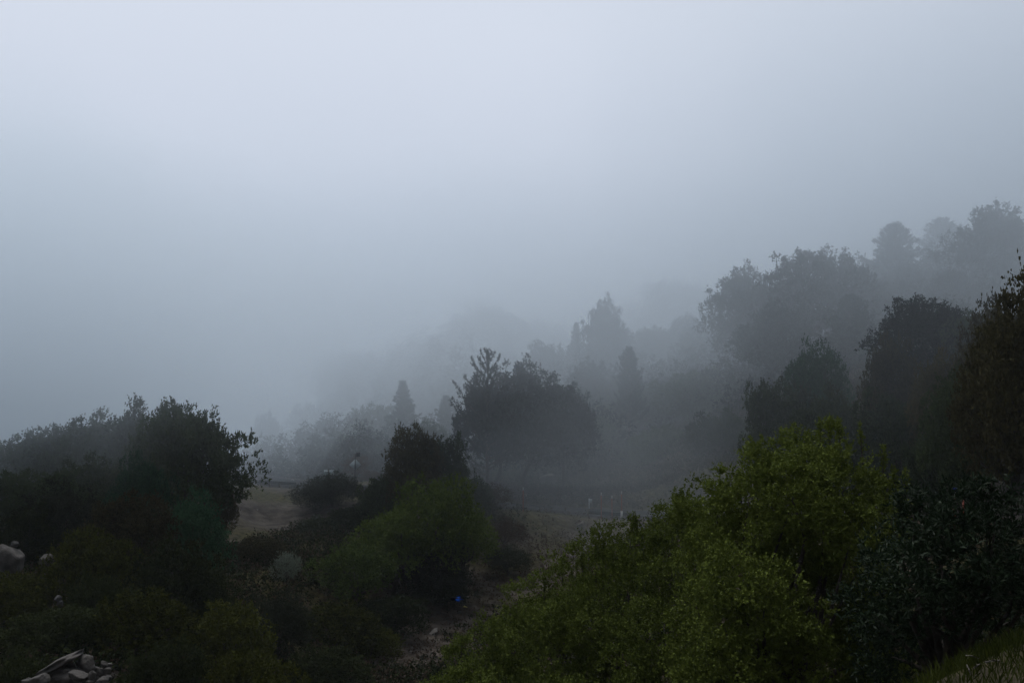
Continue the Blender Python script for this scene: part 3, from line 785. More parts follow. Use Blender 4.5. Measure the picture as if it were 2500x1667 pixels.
LB2 = [(1708, 1288, 60, 17), (1638, 1328, 70, 17), (1548, 1358, 70, 17), (1468, 1408, 75, 17), (1388, 1458, 75, 17), (1318, 1518, 80, 16.8), (1248, 1578, 80, 16.6), (1168, 1648, 80, 16.4),
       (1098, 1718, 75, 16.2), (1658, 1438, 100, 16), (1548, 1478, 100, 16), (1448, 1548, 100, 15.8), (1358, 1628, 105, 15.6), (1268, 1708, 105, 15.4), (1618, 1568, 110, 15), (1518, 1648, 110, 15),
       (1428, 1738, 110, 14.8), (1638, 1698, 110, 14.4), (1578, 1798, 110, 14.2), (1168, 1778, 100, 15.4)]
SH1 = [(2003, 1032, 14, .35), (2025, 1040, 14.1, .3), (2048, 1030, 14, .25), (2100, 1045, 13.8, .35), (1968, 1062, 14, .3), (1925, 1085, 13.8, .25), (1882, 1120, 13.8, .25), (2155, 1098, 13.6, .3), (1850, 1140, 13.9, .25),
       (2180, 1150, 13.4, .25), (1800, 1165, 14.2, .2), (1762, 1190, 14.4, .2), (2210, 1160, 13.2, .25)]
SH2 = [(1680, 1244, 17, .3), (1663, 1254, 17, .25), (1543, 1284, 17, .2), (1473, 1324, 17, .3), (1456, 1340, 17, .2), (1421, 1360, 17, .25), (1380, 1374, 17, .25), (1328, 1417, 16.9, .2), (1553, 1280, 17.2, .2), (1598, 1272, 17, .2), (1233, 1490, 16.6, .2), (1128, 1562, 16.4, .2)]
big_bush('yellow_green_bush', 31, LB1, M_BUSH, 'large yellow-green leafy bush in the right foreground with upright shoots on its peak', 300, 11, (.040, .024), .15, (1960, 1750, 12), shoots=SH1)
big_bush('yellow_green_bush', 32, LB2, M_BUSH, 'finer-leaved yellow-green bush falling away in a long slope left of the peaked one', 260, 10, (.040, .023), .16, (1400, 1800, 15.4), shoots=SH2)
LL = [(2250, 1290, 80, 10.5), (2340, 1260, 70, 10.4), (2430, 1270, 75, 10.2), (2520, 1330, 85, 10), (2300, 1380, 95, 10), (2420, 1380, 95, 9.9), (2520, 1430, 75, 10), (2230, 1430, 85, 10.2),
      (2330, 1470, 85, 10.2), (2430, 1460, 75, 10.2), (2220, 1520, 85, 10.6), (2190, 1370, 60, 11), (2300, 1560, 85, 11.2), (2170, 1600, 80, 11.2), (2130, 1500, 65, 10.8), (2400, 1540, 70, 11.0), (2230, 1640, 80, 11.2), (2500, 1500, 60, 10.8)]
SHL = [(2422, 1178, 10.4, .3), (2395, 1215, 10.4, .25), (2312, 1185, 10.5, .25), (2302, 1215, 10.5, .2), (2200, 1235, 10.6, .2), (2470, 1205, 10.2, .25), (2240, 1225, 10.5, .2)]
big_bush('laurel_bush', 33, LL, M_LAUREL, 'dark glossy-leaved laurel bush at the right edge above the grass', 150, 8, (.075, .019), .14, (2310, 1640, 10.6), up=.4, shoots=SHL)

# ------------------------------------------------------------------ grass at the lower right and low brush on the slopes
rng = np.random.default_rng(77)
N = 60000
X = rng.uniform(1.2, 9, N); Y = rng.uniform(3.6, 10.5, N)
Z = ground(X, Y)
b = MB()
base = np.stack([X, Y, Z], 1)
patch = np.sin(X * 2.1 + 1) * np.sin(Y * 1.7) * .5 + .5
dirs = norm(np.stack([rng.normal(size=N) * .45, rng.normal(size=N) * .45, np.ones(N)], 1))
q = leaf_quads(rng, base, dirs, .12, .010, 0)
b.quads(q, np.clip(patch * .5 + rng.uniform(0, .5, N), 0, 1))
tag(add('grass', b.mesh('grass', M_GRASS)), 'short green grass on the bank in the bottom right corner', 'grass', kind='stuff')

for k, (pts, lab) in enumerate([
    ([(2358, 1599), (2375, 1601), (2392, 1607)], 'short pale twig arching at the upper left end of the grass'),
    ([(2377, 1631), (2385, 1624), (2394, 1619)], 'small forked pale twig lying in the middle of the three by the grass'),
    ([(2361, 1622), (2366, 1636), (2372, 1650)], 'thin pale twig slanting down at the left edge of the grass'),
    ([(2405, 1616), (2425, 1611), (2440, 1612), (2434, 1622)], 'long hooked grass stem bowing over the green bank')]):
    b = MB(); P = []
    for j, (px, py) in enumerate(pts):
        # drop the pixel ray onto the ground
        for d in np.arange(3, 12, .02):
            q = at(px, py, d)
            if q[2] < gz(q[0], q[1]) + .06 + .05 * math.sin(j * 1.7): break
        P.append(q)
    b.tube(P, [.004] + [.005] * (len(P) - 2) + [.002], 5)
    tag(add('dry_twig', b.mesh('dry_twig', M_DRY)), lab, 'twig', 'dry twigs by the grass')

def dist_road(x, y):
    D = np.hypot(x[:, None] - RC[None, :, 0], y[:, None] - RC[None, :, 1]); return D.min(1)
N = 52000
X = rng.uniform(-60, 60, N * 3); Y = rng.uniform(14, 120, N * 3)
# bare areas: the dirt chute down the gully and the yellow bank
BARE = [(at(*c)[:2], r) for c, r in [((880, 1660, 46), 2.2), ((960, 1600, 50), 2.4), ((1040, 1540, 56), 2.6), ((1120, 1470, 61), 2.6), ((1200, 1420, 65), 3.0), ((1300, 1370, 69), 3.0), ((1400, 1320, 76), 3.2),
        ((1280, 1440, 62), 3.0), ((1180, 1340, 70), 2.5), ((1380, 1400, 68), 3.0), ((1450, 1350, 72), 3.0), ((1500, 1300, 77), 3.0), ((660, 1310, 75), 4.5), ((590, 1300, 76), 3.5), ((700, 1280, 78), 4.0), ((600, 1215, 88), 4.5), ((660, 1240, 84), 4.5), ((640, 1290, 78), 4), ((720, 1220, 86), 3), ((520, 1400, 60), 1.6), ((540, 1340, 68), 2.0)]]
bare = np.zeros(len(X), bool)
for c, r in BARE: bare |= np.hypot(X - c[0], Y - c[1]) < r * rng.uniform(1.0, 1.75, len(X))
ok = ~bare & (dist_road(X, Y) > np.where(X < -12, 9.5, 4.4)) & (np.abs(X) < Y * .62 + 3)
kb = bare & (rng.random(len(X)) < .13) & (X > -12) & (dist_road(X, Y) > 4.4)
XB, YB = X[kb], Y[kb]
X, Y = X[ok][:N], Y[ok][:N]; Z = ground(X, Y)
for nm, sel, mat, lab, kk, sc_ in (('brush', rng.random(len(X)) < .62, M_DARK, 'dark low brush covering the slopes and gully', 12, 1.0),
                            ('dry_brush', None, M_RUST, 'thin brownish dry brush scattered over the slopes', 9, .8)):
    if sel is None: sel = ~last
    last = sel
    x, y, z = X[sel], Y[sel], Z[sel]
    if nm == 'dry_brush': x, y = np.r_[x, XB], np.r_[y, YB]; z = np.r_[z, ground(XB, YB)]
    sz = rng.uniform(.3, 1.0, len(x)) * sc_
    b = MB()
    pos = np.repeat(np.stack([x, y, z], 1)[:, None], 5, 1)
    off = rand_dirs(rng, len(x) * 5).reshape(-1, 5, 3); off[..., 2] = np.abs(off[..., 2]) * .9
    p = (pos + off * sz[:, None, None] * .7).reshape(-1, 3)
    sprigs(b, rng, p, off.reshape(-1, 3), .35, kk // 2, .15, .08, .4)
    tag(add(nm, b.mesh(nm, mat)), lab, 'brush', kind='stuff')

# ------------------------------------------------------------------ rocks
def rock(name, px, py, d, wpx, hpx, mat, label, seed, cat='boulder', depth=.8, group=None, sharp=.25, tilt=0.0, facets=7):
    rng = np.random.default_rng(seed)
    c = at(px, py, d); W = wpx * d / FPX / 2; H = hpx * d / FPX / 2
    n = 22; th = np.linspace(0, math.pi, n); ph = np.linspace(0, 2 * math.pi, 2 * n, endpoint=False)
    T, Pp = np.meshgrid(th, ph, indexing='ij')
    D = np.stack([np.sin(T) * np.cos(Pp), np.sin(T) * np.sin(Pp), np.cos(T)], -1).reshape(-1, 3)
    Q = np.linalg.qr(rng.normal(size=(3, 3)))[0] * .35 + np.eye(3); D6 = np.abs(norm(D @ Q))
    r = (D6 ** 7).sum(1) ** (-1 / 7) * .95
    for _ in range(facets + 8):                         # chop with planes: angular, faceted block
        nn = rand_dirs(rng, 1)[0]; k = rng.uniform(.70, 1.1)
        dd = D @ nn
        r = np.where(dd > .05, np.minimum(r, k / np.maximum(dd, .05)), r)
    r = r * (1 + .035 * np.sin(D[:, 0] * 9 + seed) * np.sin(D[:, 2] * 11))
    V = D * r[:, None] * np.array([W, W * depth, H])
    ct, st = math.cos(tilt), -math.sin(tilt)
    V = V @ np.array([[ct, 0, st], [0, 1, 0], [-st, 0, ct]])
    F = [(i * 2 * n + j, i * 2 * n + (j + 1) % (2 * n), (i + 1) * 2 * n + (j + 1) % (2 * n), (i + 1) * 2 * n + j) for i in range(n - 1) for j in range(2 * n)]
    F = [f[::-1] for f in F]
    b = MB(); b.grid(V, F)
    me = b.mesh(name, mat, False)
    o = add(name, me, None, c)
    tag(o, label, cat, group)
    return o

G_OUT = 'stones of the outcrop at the bottom left'
OUT = [  # px, py, w, h, tilt, label
 (148, 1618, 90, 20, -.55, 'long slanting pale slab along the top left of the outcrop'),
 (212, 1628, 38, 48, .2, 'tall flat-topped grey block at the top of the outcrop'),
 (172, 1628, 26, 18, -.4, 'small wedge stone under the tip of the slanting slab'),
 (163, 1638, 15, 14, 0, 'small round cobble in the middle of the outcrop'),
 (187, 1636, 17, 12, .2, 'small cobble beneath the flat-topped block'),
 (165, 1658, 62, 40, 0, 'largest rounded boulder at the foot of the outcrop'),
 (192, 1650, 40, 16, .3, 'flat stone wedged right of the largest boulder'),
 (133, 1640, 34, 24, -.3, 'brownish stone under the lower end of the slanting slab'),
 (117, 1654, 18, 18, 0, 'round pebble-like stone left of the largest boulder'),
 (98, 1660, 40, 26, -.4, 'dark reddish stone at the lower left of the outcrop'),
 (62, 1664, 18, 12, 0, 'lone small stone left of the outcrop'),
 (242, 1638, 24, 16, .6, 'bright elongated stone right of the flat-topped block'),
 (224, 1650, 15, 22, .2, 'upright oval stone right of the largest boulder'),
 (255, 1622, 16, 14, .5, 'grey stone at the top right of the outcrop'),
 (262, 1636, 16, 14, 0, 'dull stone at the right end of the outcrop'),
 (252, 1660, 24, 16, 0, 'round brown stone at the lower right of the outcrop'),
 (218, 1665, 18, 10, 0, 'half-hidden stone low between the oval and the brown one'),
]
for i, (px, py, w_, h_, tl, lab) in enumerate(OUT):
    rock('stone', px, py, 25 + (i % 3) * .25 - (py - 1630) * .02, w_ * 1.2, h_ * 1.25, M_ROCK, lab, 100 + i, 'stone', .9, G_OUT, tilt=tl)
rock('boulder', 12, 1368, 43, 84, 84, M_ROCK, 'big rounded grey boulder at the left edge', 201, depth=.9)
rock('boulder', 37, 1327, 43.5, 20, 16, M_ROCKD, 'small dark stone perched above the big grey boulder', 202)
rock('boulder', 114, 1368, 41, 36, 34, M_ROCK, 'pinkish square boulder right of the big grey one', 203, tilt=.2)
rock('stone', 112, 1391, 40.5, 12, 10, M_ROCK, 'small stone under the pinkish boulder', 204, 'stone')
rock('stone', 145, 1380, 40, 7, 9, M_ROCK, 'tiny stone right of the pinkish boulder', 205, 'stone')
rock('stone', 156, 1370, 40, 8, 8, M_ROCK, 'tiny stone highest in the brush right of the pinkish boulder', 206, 'stone')
for i, (px, py, w_, h_, tl, lab) in enumerate([(142, 1460, 16, 14, .3, 'upper stone of the small heap in the dark brush at the left'), (146, 1474, 16, 20, .2, 'middle stone of the small heap in the dark brush'),
        (150, 1490, 14, 12, 0, 'lower stone of the small heap in the dark brush'), (133, 1502, 14, 12, 0, 'lowest stone of the small heap, set to the left')]):
    rock('stone', px, py, 34, w_, h_, M_ROCKD, lab, 210 + i, 'stone', group='stones of the small heap', tilt=tl)
# smaller rubble packed between the stones
rng = np.random.default_rng(9); b = MB()
for i in range(90):
    px, py = rng.uniform(70, 270), rng.uniform(1612, 1700)
    if py < 1655 - (px - 80) * .42 and px < 190: continue
    c = at(px, py, 25.6 + rng.uniform(-.2, .5)); r = rng.uniform(.03, .10)
    dn = 8; th = np.linspace(0, math.pi, dn); ph = np.linspace(0, 2 * math.pi, 2 * dn, endpoint=False)
    T, Pp = np.meshgrid(th, ph, indexing='ij')
    D = np.stack([np.sin(T) * np.cos(Pp), np.sin(T) * np.sin(Pp), np.cos(T)], -1).reshape(-1, 3)
    Q = np.linalg.qr(rng.normal(size=(3, 3)))[0]; rr = (np.abs(D @ Q) ** 5).sum(1) ** (-.2)
    V = c + D * rr[:, None] * r * [1.3, 1, .8]
    b.grid(V, [(i_ * 2 * dn + j, (i_ + 1) * 2 * dn + j, (i_ + 1) * 2 * dn + (j + 1) % (2 * dn), i_ * 2 * dn + (j + 1) % (2 * dn)) for i_ in range(dn - 1) for j in range(2 * dn)])
tag(add('rubble', b.mesh('rubble', M_ROCK)), 'small rubble packed between the stones of the outcrop', kind='stuff')
# rocks by the road and on the banks: set on the ground under their pixel
RK = [
 (588, 1168, 9, 5, M_ROCKW, 'pale rock on the crest at the left end of the yellow bank'), (602, 1173, 8, 5, M_ROCKW, 'second pale rock along the crest of the yellow bank'),
 (623, 1170, 14, 5, M_ROCKW, 'brightest flat rock on the crest, left of the guardrail'), (607, 1193, 8, 4, M_ROCKW, 'small pale stone on the yellow bank below the crest rocks'),
 (628, 1245, 6, 5, M_ROCKW, 'lone white stone in the middle of the yellow bank'), (575, 1281, 14, 4, M_ROCKW, 'flat pale stone at the foot of the yellow bank'),
 (715, 1172, 7, 8, M_ROCKW, 'pale stone standing behind the left guardrail'), (522, 1436, 9, 7, M_ROCKD, 'grey stone on the reddish dirt streak'), (518, 1468, 9, 6, M_ROCKD, 'pinkish stone low on the reddish dirt streak'),
 (1285, 1212, 22, 14, M_ROCKW, 'pale broken rock right of the orange snow pole'), (1321, 1213, 20, 9, M_ROCKW, 'flat slab right of the pale broken rock'), (1281, 1151, 9, 12, M_ROCKW, 'upright pale rock highest on the bank behind the road'),
 (1297, 1165, 9, 9, M_ROCKW, 'small round rock on the bank behind the road'), (1306, 1157, 10, 12, M_ROCKW, 'rock just above the small round one on the bank'), (1290, 1190, 10, 8, M_ROCKW, 'small rock above the pale broken rock'),
 (1338, 1178, 46, 42, M_ROCKD, 'large bluish boulder on the bank behind the road'), (1357, 1130, 14, 8, M_ROCKD, 'dim rock above the large bluish boulder'),
 (1057, 1543, 26, 11, M_ROCKW, 'bright pointed stone lying on the bare dirt chute'), (1008, 1582, 8, 9, M_ROCKW, 'small pale stone low on the bare dirt chute'), (1002, 1590, 8, 6, M_ROCKW, 'pale pebble beside the small stone on the dirt chute'),
 (1078, 1502, 10, 6, M_ROCKD, 'grey stone at the upper edge of the dirt chute'), (1140, 1456, 14, 5, M_ROCKW, 'flat pale stone beside the blue bird'), (1252, 1385, 8, 6, M_ROCKW, 'small pale stone high in the misty gully'),
 (1118, 1496, 20, 7, M_ROCKD, 'long grey stone in the middle of the dirt chute'),
]
for i, (px, py, w_, h_, mt, lab) in enumerate(RK):
    d = drop(px, py + h_ * .3)
    tl = -.6 if 'pointed' in lab or 'long grey' in lab else random.uniform(-.25, .25)
    rock('rock', px, py, d, w_, h_, mt, lab, 300 + i, 'rock', tilt=tl)
# yellowish litter board and a pale log on the gully wall
b = MB(); d = drop(1135, 1481); c = at(1135, 1481, d)
b.tube([at(1129, 1479, d), at(1134, 1481, d), at(1141, 1483, d)], [.06, .08, .05], 6)
tag(add('broken_board', b.mesh('broken_board', M_YDEB)), 'small yellowish piece of broken board on the dirt chute', 'debris')
b = MB(); d = drop(1414, 1282) - .3
b.tube([at(1407, 1286, d), at(1414, 1280, d), at(1423, 1275, d + .4)], [.05, .09, .12], 8)
tag(add('fallen_log', b.mesh('fallen_log', M_DRY)), 'pale fallen log slanting on the bank below the guardrail', 'log')

# rock cut beyond the road at the right and the reddish bank behind the sign
def rock_face(name, rows, mat, label, seed, amp=.5, cat='rock face'):
    """rows: list of lists of (px, py, d) - a rough sheet with thickness, real rock face"""
    rng = np.random.default_rng(seed)
    A = np.array([[at(*q) for q in r] for r in rows])         # (m, n, 3)
    m_, n_ = A.shape[:2]; U, Vv = 26, 60
    out = np.zeros((U, Vv, 3))
    for i, u in enumerate(np.linspace(0, m_ - 1, U)):
        for j, v in enumerate(np.linspace(0, n_ - 1, Vv)):
            a, c_ = min(int(u), m_ - 2), min(int(v), n_ - 2); fu, fv = u - a, v - c_
            out[i, j] = (A[a, c_] * (1 - fu) * (1 - fv) + A[a + 1, c_] * fu * (1 - fv) + A[a, c_ + 1] * (1 - fu) * fv + A[a + 1, c_ + 1] * fu * fv)
    jj, ii = np.meshgrid(np.arange(Vv), np.arange(U))
    k = np.zeros((U, Vv))
    cells = rng.uniform(0, 1, (26, 2)) * [U, Vv]; hv = rng.uniform(-1, 1, 26)
    D = np.hypot((ii[..., None] - cells[:, 0]) * 1.4, jj[..., None] - cells[:, 1]); near = D.argmin(-1)
    k = hv[near] * amp + rng.normal(size=(U, Vv)) * amp * .10
    k[0] *= .3; k[-1] *= .3
    out[..., 1] += k; out[..., 2] += k * .15 + rng.normal(size=(U, Vv)) * amp * .12
    back = out.copy(); back[..., 1] += 3.0; back[..., 2] -= 1.2
    V = np.concatenate([out.reshape(-1, 3), back.reshape(-1, 3)]); N_ = U * Vv
    F = []
    for i in range(U - 1):
        for j in range(Vv - 1):
            q = (i * Vv + j, (i + 1) * Vv + j, (i + 1) * Vv + j + 1, i * Vv + j + 1)
            F.append(q); F.append(tuple(N_ + x for x in q[::-1]))
    for i in range(U - 1):
        for j in (0, Vv - 1): F.append((i * Vv + j, (i + 1) * Vv + j, N_ + (i + 1) * Vv + j, N_ + i * Vv + j))
    for j in range(Vv - 1):
        for i in (0, U - 1): F.append((i * Vv + j, i * Vv + j + 1, N_ + i * Vv + j + 1, N_ + i * Vv + j))
    b = MB(); b.grid(V, F)
    return tag(add(name, b.mesh(name, mat)), label, cat)
M_CUT = noise_mat('brown_rock', (.014, .011, .009), (.032, .026, .022), .9, bump=.8)
rock_face('rock_outcrop', [[(2110, 1195, 55), (2250, 1175, 50), (2340, 1140, 46), (2420, 1110, 42), (2520, 1100, 37)],
                        [(2110, 1240, 53), (2250, 1225, 48), (2340, 1200, 44), (2420, 1190, 40), (2520, 1190, 35)],
                        [(2110, 1300, 51), (2250, 1290, 46), (2340, 1290, 42), (2420, 1290, 38), (2520, 1290, 33)]], M_CUT,
          'brown fractured rock cut beyond the road behind the laurel bush', 5, .7)
# ------------------------------------------------------------------ guardrails, signs, snow poles
def ridx(px):          # road edge index whose bearing matches the pixel column
    pxs = 1250 + FPX * RED[:, 0] / (RED[:, 1] * CF[1] + (RED[:, 2] - EYE) * CF[2])
    i = np.abs(pxs[:140] - px).argmin(); return i
def guardrail(px0, px1, mat, label):
    i0, i1 = sorted((ridx(px0), ridx(px1)))
    pts = RED[i0:i1 + 1].copy(); pts[:, :2] += RN[i0:i1 + 1] * -.25; pts[:, 2] = RC[i0:i1 + 1, 2]
    # resample at about half a metre
    seg = np.r_[0, np.cumsum(np.linalg.norm(np.diff(pts[:, :2], axis=0), axis=1))]
    s_ = np.linspace(0, seg[-1], max(4, int(seg[-1] / .5)))
    P = np.stack([np.interp(s_, seg, pts[:, k]) for k in range(3)], 1)
    tg = norm(np.gradient(P, axis=0)); sd_ = np.stack([-tg[:, 1], tg[:, 0], np.zeros(len(P))], 1)
    root = empty('guardrail', tuple(P[0]))
    tag(root, label, 'guardrail', 'guardrail pieces along the road edge')
    prof = [(.00, .40), (.05, .44), (.05, .48), (.0, .53), (.0, .57), (.05, .62), (.05, .66), (.0, .71), (.015, .71), (.065, .665), (.065, .615), (.015, .565), (.015, .535), (.065, .485), (.065, .435), (.015, .40)]
    V = []; n = len(prof)
    for i in range(len(P)):
        for (o_, z_) in prof: V.append(P[i] - P[0] + sd_[i] * -o_ + [0, 0, z_ - .10])
    F = [(i * n + k, i * n + (k + 1) % n, (i + 1) * n + (k + 1) % n, (i + 1) * n + k) for i in range(len(P) - 1) for k in range(n)]
    b = MB(); b.grid(V, F); add('rail', b.mesh('guardrail_rail', mat), root)
    step = max(1, int(round(1.9 / .5)))
    for i in range(0, len(P), step):
        b = MB(); c = P[i] - P[0]
        b.box(c + sd_[i] * .12 + [0, 0, .0], (.15, .15, 1.15)); add('post', b.mesh('guardrail_post', M_WOOD), root)
guardrail(642, 735, M_STEEL, 'dark guardrail on the crest of the yellow bank, left of the signs')
guardrail(862, 905, M_RUSTST, 'short rusty guardrail below the reddish bushes, right of the hazy ones')
guardrail(1438, 1560, M_STEEL, 'misty grey guardrail at the head of the gully below the thin posts')
# hidden link between them behind the trees is left out

def on_road_edge(px, off=-.6):
    i = ridx(px); p = RED[i].copy(); p[:2] += RN[i] * off; p[2] = gz(p[0], p[1]); return p
def z_at(py, p):       # height seen at row py above point p (x, y kept)
    # solve along the vertical line
    lo, hi = p[2] - 5, p[2] + 30
    for _ in range(40):
        mid = (lo + hi) / 2
        v = np.array([p[0], p[1], mid]) - [0, 0, EYE]
        row = 833.5 - FPX * (v @ CU) / (v @ CF)
        if row > py: lo = mid
        else: hi = mid
    return lo

# diamond sign with a beacon on top, seen from behind
p = on_road_edge(793, 3.0); p[2] = gz(p[0], p[1])
zs = z_at(1134, p)
root = empty('road_sign', tuple(p)); hz = zs - p[2]
tag(root, 'diamond warning sign seen from behind with a dark beacon above it', 'road sign')
b = MB(); b.tube([(0, 0, -.4), (0, 0, hz + 1.0)], [.045, .045], 8); add('post', b.mesh('sign_post', M_BLACK), root)
s2 = .56
b = MB()
R45 = [[math.cos(math.pi / 4), 0, math.sin(math.pi / 4)], [0, 1, 0], [-math.sin(math.pi / 4), 0, math.cos(math.pi / 4)]]
b.box((0, .06, hz), (.76, .012, .76), R45); pan = add('panel', b.mesh('sign_panel', M_SIGNBACK), root)
b = MB(); b.box((0, .070, hz), (.74, .006, .74), R45); add('sign_face', b.mesh('sign_face', M_SIGNYEL), pan)
hb = z_at(1109, p) - p[2]
b = MB(); b.tube([(.05, 0, hb - .19), (.28, 0, hb - .17)], [.03, .03], 6); b.box((.28, 0, hb), (.34, .22, .36)); bc = add('beacon', b.mesh('beacon', M_BLACK), root)
b = MB(); b.tube([(.28, .09, hb), (.28, .16, hb)], [.13, .11], 12); add('lens', b.mesh('beacon_lens', M_SIGNYEL), bc)
# small rectangular sign
p = on_road_edge(760, 1.5); hz = z_at(1153, p) - p[2]
root = empty('road_sign', tuple(p)); tag(root, 'small pale rectangular sign on a reddish post, left below the diamond sign', 'road sign')
b = MB(); b.tube([(0, -.05, -.4), (0, -.05, hz + .35)], [.05, .05], 8); add('post', b.mesh('sign_post', M_RUSTST), root)
b = MB(); b.box((0, .03, hz), (.95, .014, .45)); add('panel', b.mesh('sign_panel', M_SIGNBACK), root)

def pole(px, py_top, label, w=.05, off=-.5, base_white=False, cols=None, lean=0.0, p=None):
    if p is None: p = on_road_edge(px, off)
    H = z_at(py_top, p) - p[2]
    H = max(H, .6)
    root = empty('snow_pole', tuple(p)); root.rotation_euler = (0, lean, 0)
    tag(root, label, 'marker post', 'snow poles along the road')
    b = MB(); b.tube([(0, 0, -.3), (0, 0, H - .22)], [w / 2, w / 2], 8); add('pole', b.mesh('snow_pole_shaft', M_ORANGE), root)
    b = MB(); b.tube([(0, 0, H - .22), (0, 0, H)], [w / 2 + .006, w / 2 + .006], 8); add('reflector', b.mesh('snow_pole_reflector', M_WHITE), root)
    if base_white:
        b = MB(); b.box((0, 0, .25), (.17, .12, 1.0)); add('base', b.mesh('snow_pole_base', M_WHITE), root)
    return root, H
pole(1271, 1189, 'orange snow pole with a white tip in front of the roadside rocks', .08)
pole(1474, 1202, 'thin white-tipped snow pole above the left part of the misty guardrail', .07)
pole(1500, 1210, 'shortest white-tipped snow pole above the middle of the misty guardrail', .07)
pole(1530, 1199, 'snow pole on a wide white base at the right end of the misty guardrail', .07, base_white=True)
pole(1545, 1205, 'faint snow pole beyond the white-based one', .06, off=7.6)
pole(1682, 1211, 'snow pole showing only its white tip above the finer-leaved bush', .07)
# small white marker left of the misty guardrail
p = on_road_edge(1446, 7.8); hz = z_at(1222, p) - p[2]
root = empty('road_sign', tuple(p)); tag(root, 'tiny pale arrow-shaped marker across the road left of the thin poles', 'road sign')
b = MB(); b.tube([(0, 0, -.3), (0, 0, hz + .2)], [.05, .05], 6); add('post', b.mesh('marker_post', M_SIGNBACK), root)
b = MB(); b.box((.12, -.06, hz), (.28, .015, .34)); add('panel', b.mesh('marker_panel', M_SIGNBACK), root)
# the two nearest poles behind the laurel
p = at(2329, 1275, 33); p[2] = gz(p[0], p[1])
rt, H = pole(2329, 1194, 'nearest snow pole with a blue square over a white one, behind the laurel bush', .085, p=p, lean=.03)
b = MB(); b.box((0, -.05, H - .02), (.12, .02, .12)); add('marker', b.mesh('blue_marker', M_BLUE), rt)
b = MB(); b.box((0, -.05, H - .15), (.10, .02, .11)); add('marker', b.mesh('white_marker', M_WHITE), rt)
p = at(2353, 1270, 36); p[2] = gz(p[0], p[1])
pole(2353, 1203, 'plain red-orange snow pole right of the one with the blue square', .06, p=p)

# ------------------------------------------------------------------ the blue and black bird gliding over the gully
def ellipsoid(b, c, r, n=12, dirx=None):
    th = np.linspace(0, math.pi, n); ph = np.linspace(0, 2 * math.pi, 2 * n, endpoint=False)
    T, Pp = np.meshgrid(th, ph, indexing='ij')
    D = np.stack([np.cos(T), np.sin(T) * np.cos(Pp), np.sin(T) * np.sin(Pp)], -1).reshape(-1, 3)
    V = D * r
    F = [(i * 2 * n + j, i * 2 * n + (j + 1) % (2 * n), (i + 1) * 2 * n + (j + 1) % (2 * n), (i + 1) * 2 * n + j) for i in range(n - 1) for j in range(2 * n)]
    b.grid(V + np.asarray(c), F)
def taper(b, c0, c1, radii, n=10, flat=1.0):
    """a body of revolution along x from c0 to c1"""
    c0, c1 = np.array(c0), np.array(c1); V = []; m_ = len(radii); k = 10
    for i, r in enumerate(radii):
        c = c0 + (c1 - c0) * i / (m_ - 1)
        for j in range(k):
            a = 2 * math.pi * j / k; V.append(c + [0, r * math.cos(a), r * flat * math.sin(a)])
    F = [(i * k + j, i * k + (j + 1) % k, (i + 1) * k + (j + 1) % k, (i + 1) * k + j) for i in range(m_ - 1) for j in range(k)]
    b.grid(V, F)
c = at(1116, 1462, 30)
root = empty('jay', tuple(c)); tag(root, 'small blue bird with a black head flying low over the dirt chute', 'bird')
root.scale = (1.1, 1.1, 1.1)
b = MB()      # body, head and beak as one surface, beak to the left (-x)
taper(b, (-.205, 0, .01), (.07, 0, 0), [.002, .007, .014, .036, .044, .045, .038, .036, .042, .048, .048, .042, .028, .012, .004])
add('body', b.mesh('jay_body', M_JAYBLACK, True), root)
b = MB(); b.grid([(.03, -.02, .005), (.03, .02, .005), (.16, .035, .0), (.16, -.035, .0), (.03, -.02, -.006), (.03, .02, -.006), (.16, .035, -.008), (.16, -.035, -.008)],
       [(0, 1, 2, 3), (7, 6, 5, 4), (0, 4, 5, 1), (1, 5, 6, 2), (2, 6, 7, 3), (3, 7, 4, 0)])
add('tail', b.mesh('jay_tail', M_JAYBLUE), root)
for sgn in (-1, 1):
    b = MB(); V = []
    for i, (f, x0, x1) in enumerate([(0, -.03, .07), (.35, -.045, .08), (.7, -.025, .09), (1.0, .02, .08)]):
        y = sgn * (.03 + .12 * f); z = .02 - (.05 * f if sgn < 0 else -.02 * f)
        for dz in (.004, -.004): V += [(x0, y, z + dz), (x1, y, z + dz)]
    F = []
    for i in range(3):
        a = i * 4; e = a + 4
        F += [(a, a + 1, e + 1, e), (a + 2, e + 2, e + 3, a + 3), (a, e, e + 2, a + 2), (a + 1, a + 3, e + 3, e + 1)]
    F += [(12, 13, 15, 14)]
    b.grid(V, F); add('wing', b.mesh('jay_wing', M_JAYBLUE), root)

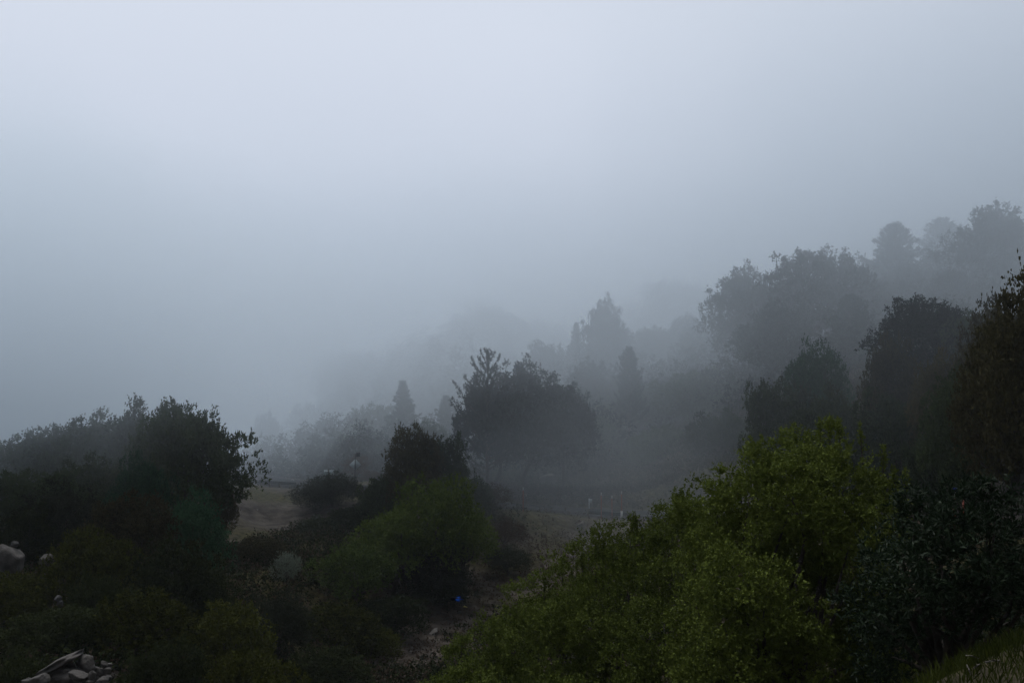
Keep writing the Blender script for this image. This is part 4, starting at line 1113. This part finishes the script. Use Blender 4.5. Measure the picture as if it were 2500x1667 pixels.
# ------------------------------------------------------------------ air
hm, ht, ho = new_mat('haze')
pv = ht.nodes.new('ShaderNodeVolumePrincipled')
pv.inputs['Color'].default_value = HAZE_COLOR
pv.inputs['Density'].default_value = HAZE_DENSITY
pv.inputs['Anisotropy'].default_value = 0.4
ht.links.new(pv.outputs[0], ho.inputs['Volume'])
zmin = float(GZ.min()) - 1
b = MB(); lo = np.array([-425, -305, zmin]); hi = np.array([425, 465, 44.0])
b.box((lo + hi) / 2, hi - lo)
hz_o = add('haze', b.mesh('haze', hm)); tag(hz_o, 'grey-blue mountain fog', kind='stuff')
import bmesh
def fog_bank(c, r, dens, wisp, amp, label, seed):
    bm = bmesh.new()
    bmesh.ops.create_icosphere(bm, subdivisions=6, radius=1.0)
    rg = np.random.default_rng(seed)
    W_ = [(norm(rg.normal(size=3)) * rg.uniform(1.5, 5.5), rg.uniform(0, 6.28)) for _ in range(14)]
    co = np.array([v.co[:] for v in bm.verts])
    k = np.ones(len(co))
    for wv, ph in W_: k += .13 / np.linalg.norm(wv) * np.sin(co @ wv * 1.6 + ph)
    co = co * k[:, None] * np.array(r)
    for v, q in zip(bm.verts, co): v.co = q
    me = bpy.data.meshes.new('fog_bank'); bm.to_mesh(me); bm.free()
    fm, ft, fo = new_mat('fog')
    v_ = ft.nodes.new('ShaderNodeVolumePrincipled')
    v_.inputs['Color'].default_value = HAZE_COLOR; v_.inputs['Anisotropy'].default_value = 0.6
    ct_ = ft.nodes.new('ShaderNodeTexCoord')
    dv = ft.nodes.new('ShaderNodeVectorMath'); dv.operation = 'DIVIDE'; dv.inputs[1].default_value = r
    ft.links.new(ct_.outputs['Object'], dv.inputs[0])
    ln_ = ft.nodes.new('ShaderNodeVectorMath'); ln_.operation = 'LENGTH'; ft.links.new(dv.outputs[0], ln_.inputs[0])
    nz_ = ft.nodes.new('ShaderNodeTexNoise'); nz_.inputs['Scale'].default_value = 1.0 / wisp; nz_.inputs['Detail'].default_value = 2
    ft.links.new(ct_.outputs['Object'], nz_.inputs['Vector'])
    ad_ = ft.nodes.new('ShaderNodeMath'); ad_.operation = 'MULTIPLY_ADD'; ad_.inputs[1].default_value = amp
    ft.links.new(nz_.outputs['Fac'], ad_.inputs[0]); ft.links.new(ln_.outputs['Value'], ad_.inputs[2])
    mr_ = ft.nodes.new('ShaderNodeMapRange'); mr_.interpolation_type = 'SMOOTHSTEP'
    for k_, v0 in (('From Min', .97 + amp * .5), ('From Max', .35 + amp * .5), ('To Min', 0.0), ('To Max', dens)): mr_.inputs[k_].default_value = v0
    ft.links.new(ad_.outputs[0], mr_.inputs['Value'])
    ft.links.new(mr_.outputs[0], v_.inputs['Density'])
    ft.links.new(v_.outputs[0], fo.inputs['Volume'])
    me.materials.append(fm)
    tag(add('fog_bank', me, None, c), label, kind='stuff')
for c_, r_, dn_, wi_, am_, lb_ in FOG: fog_bank(c_, r_, dn_, wi_, am_, lb_, int(abs(c_[0]) + c_[1]))
print('terrain z', GZ.min(), GZ.max(), 'polys', sum(len(o.data.polygons) for o in bpy.data.objects if o.type == 'MESH'))
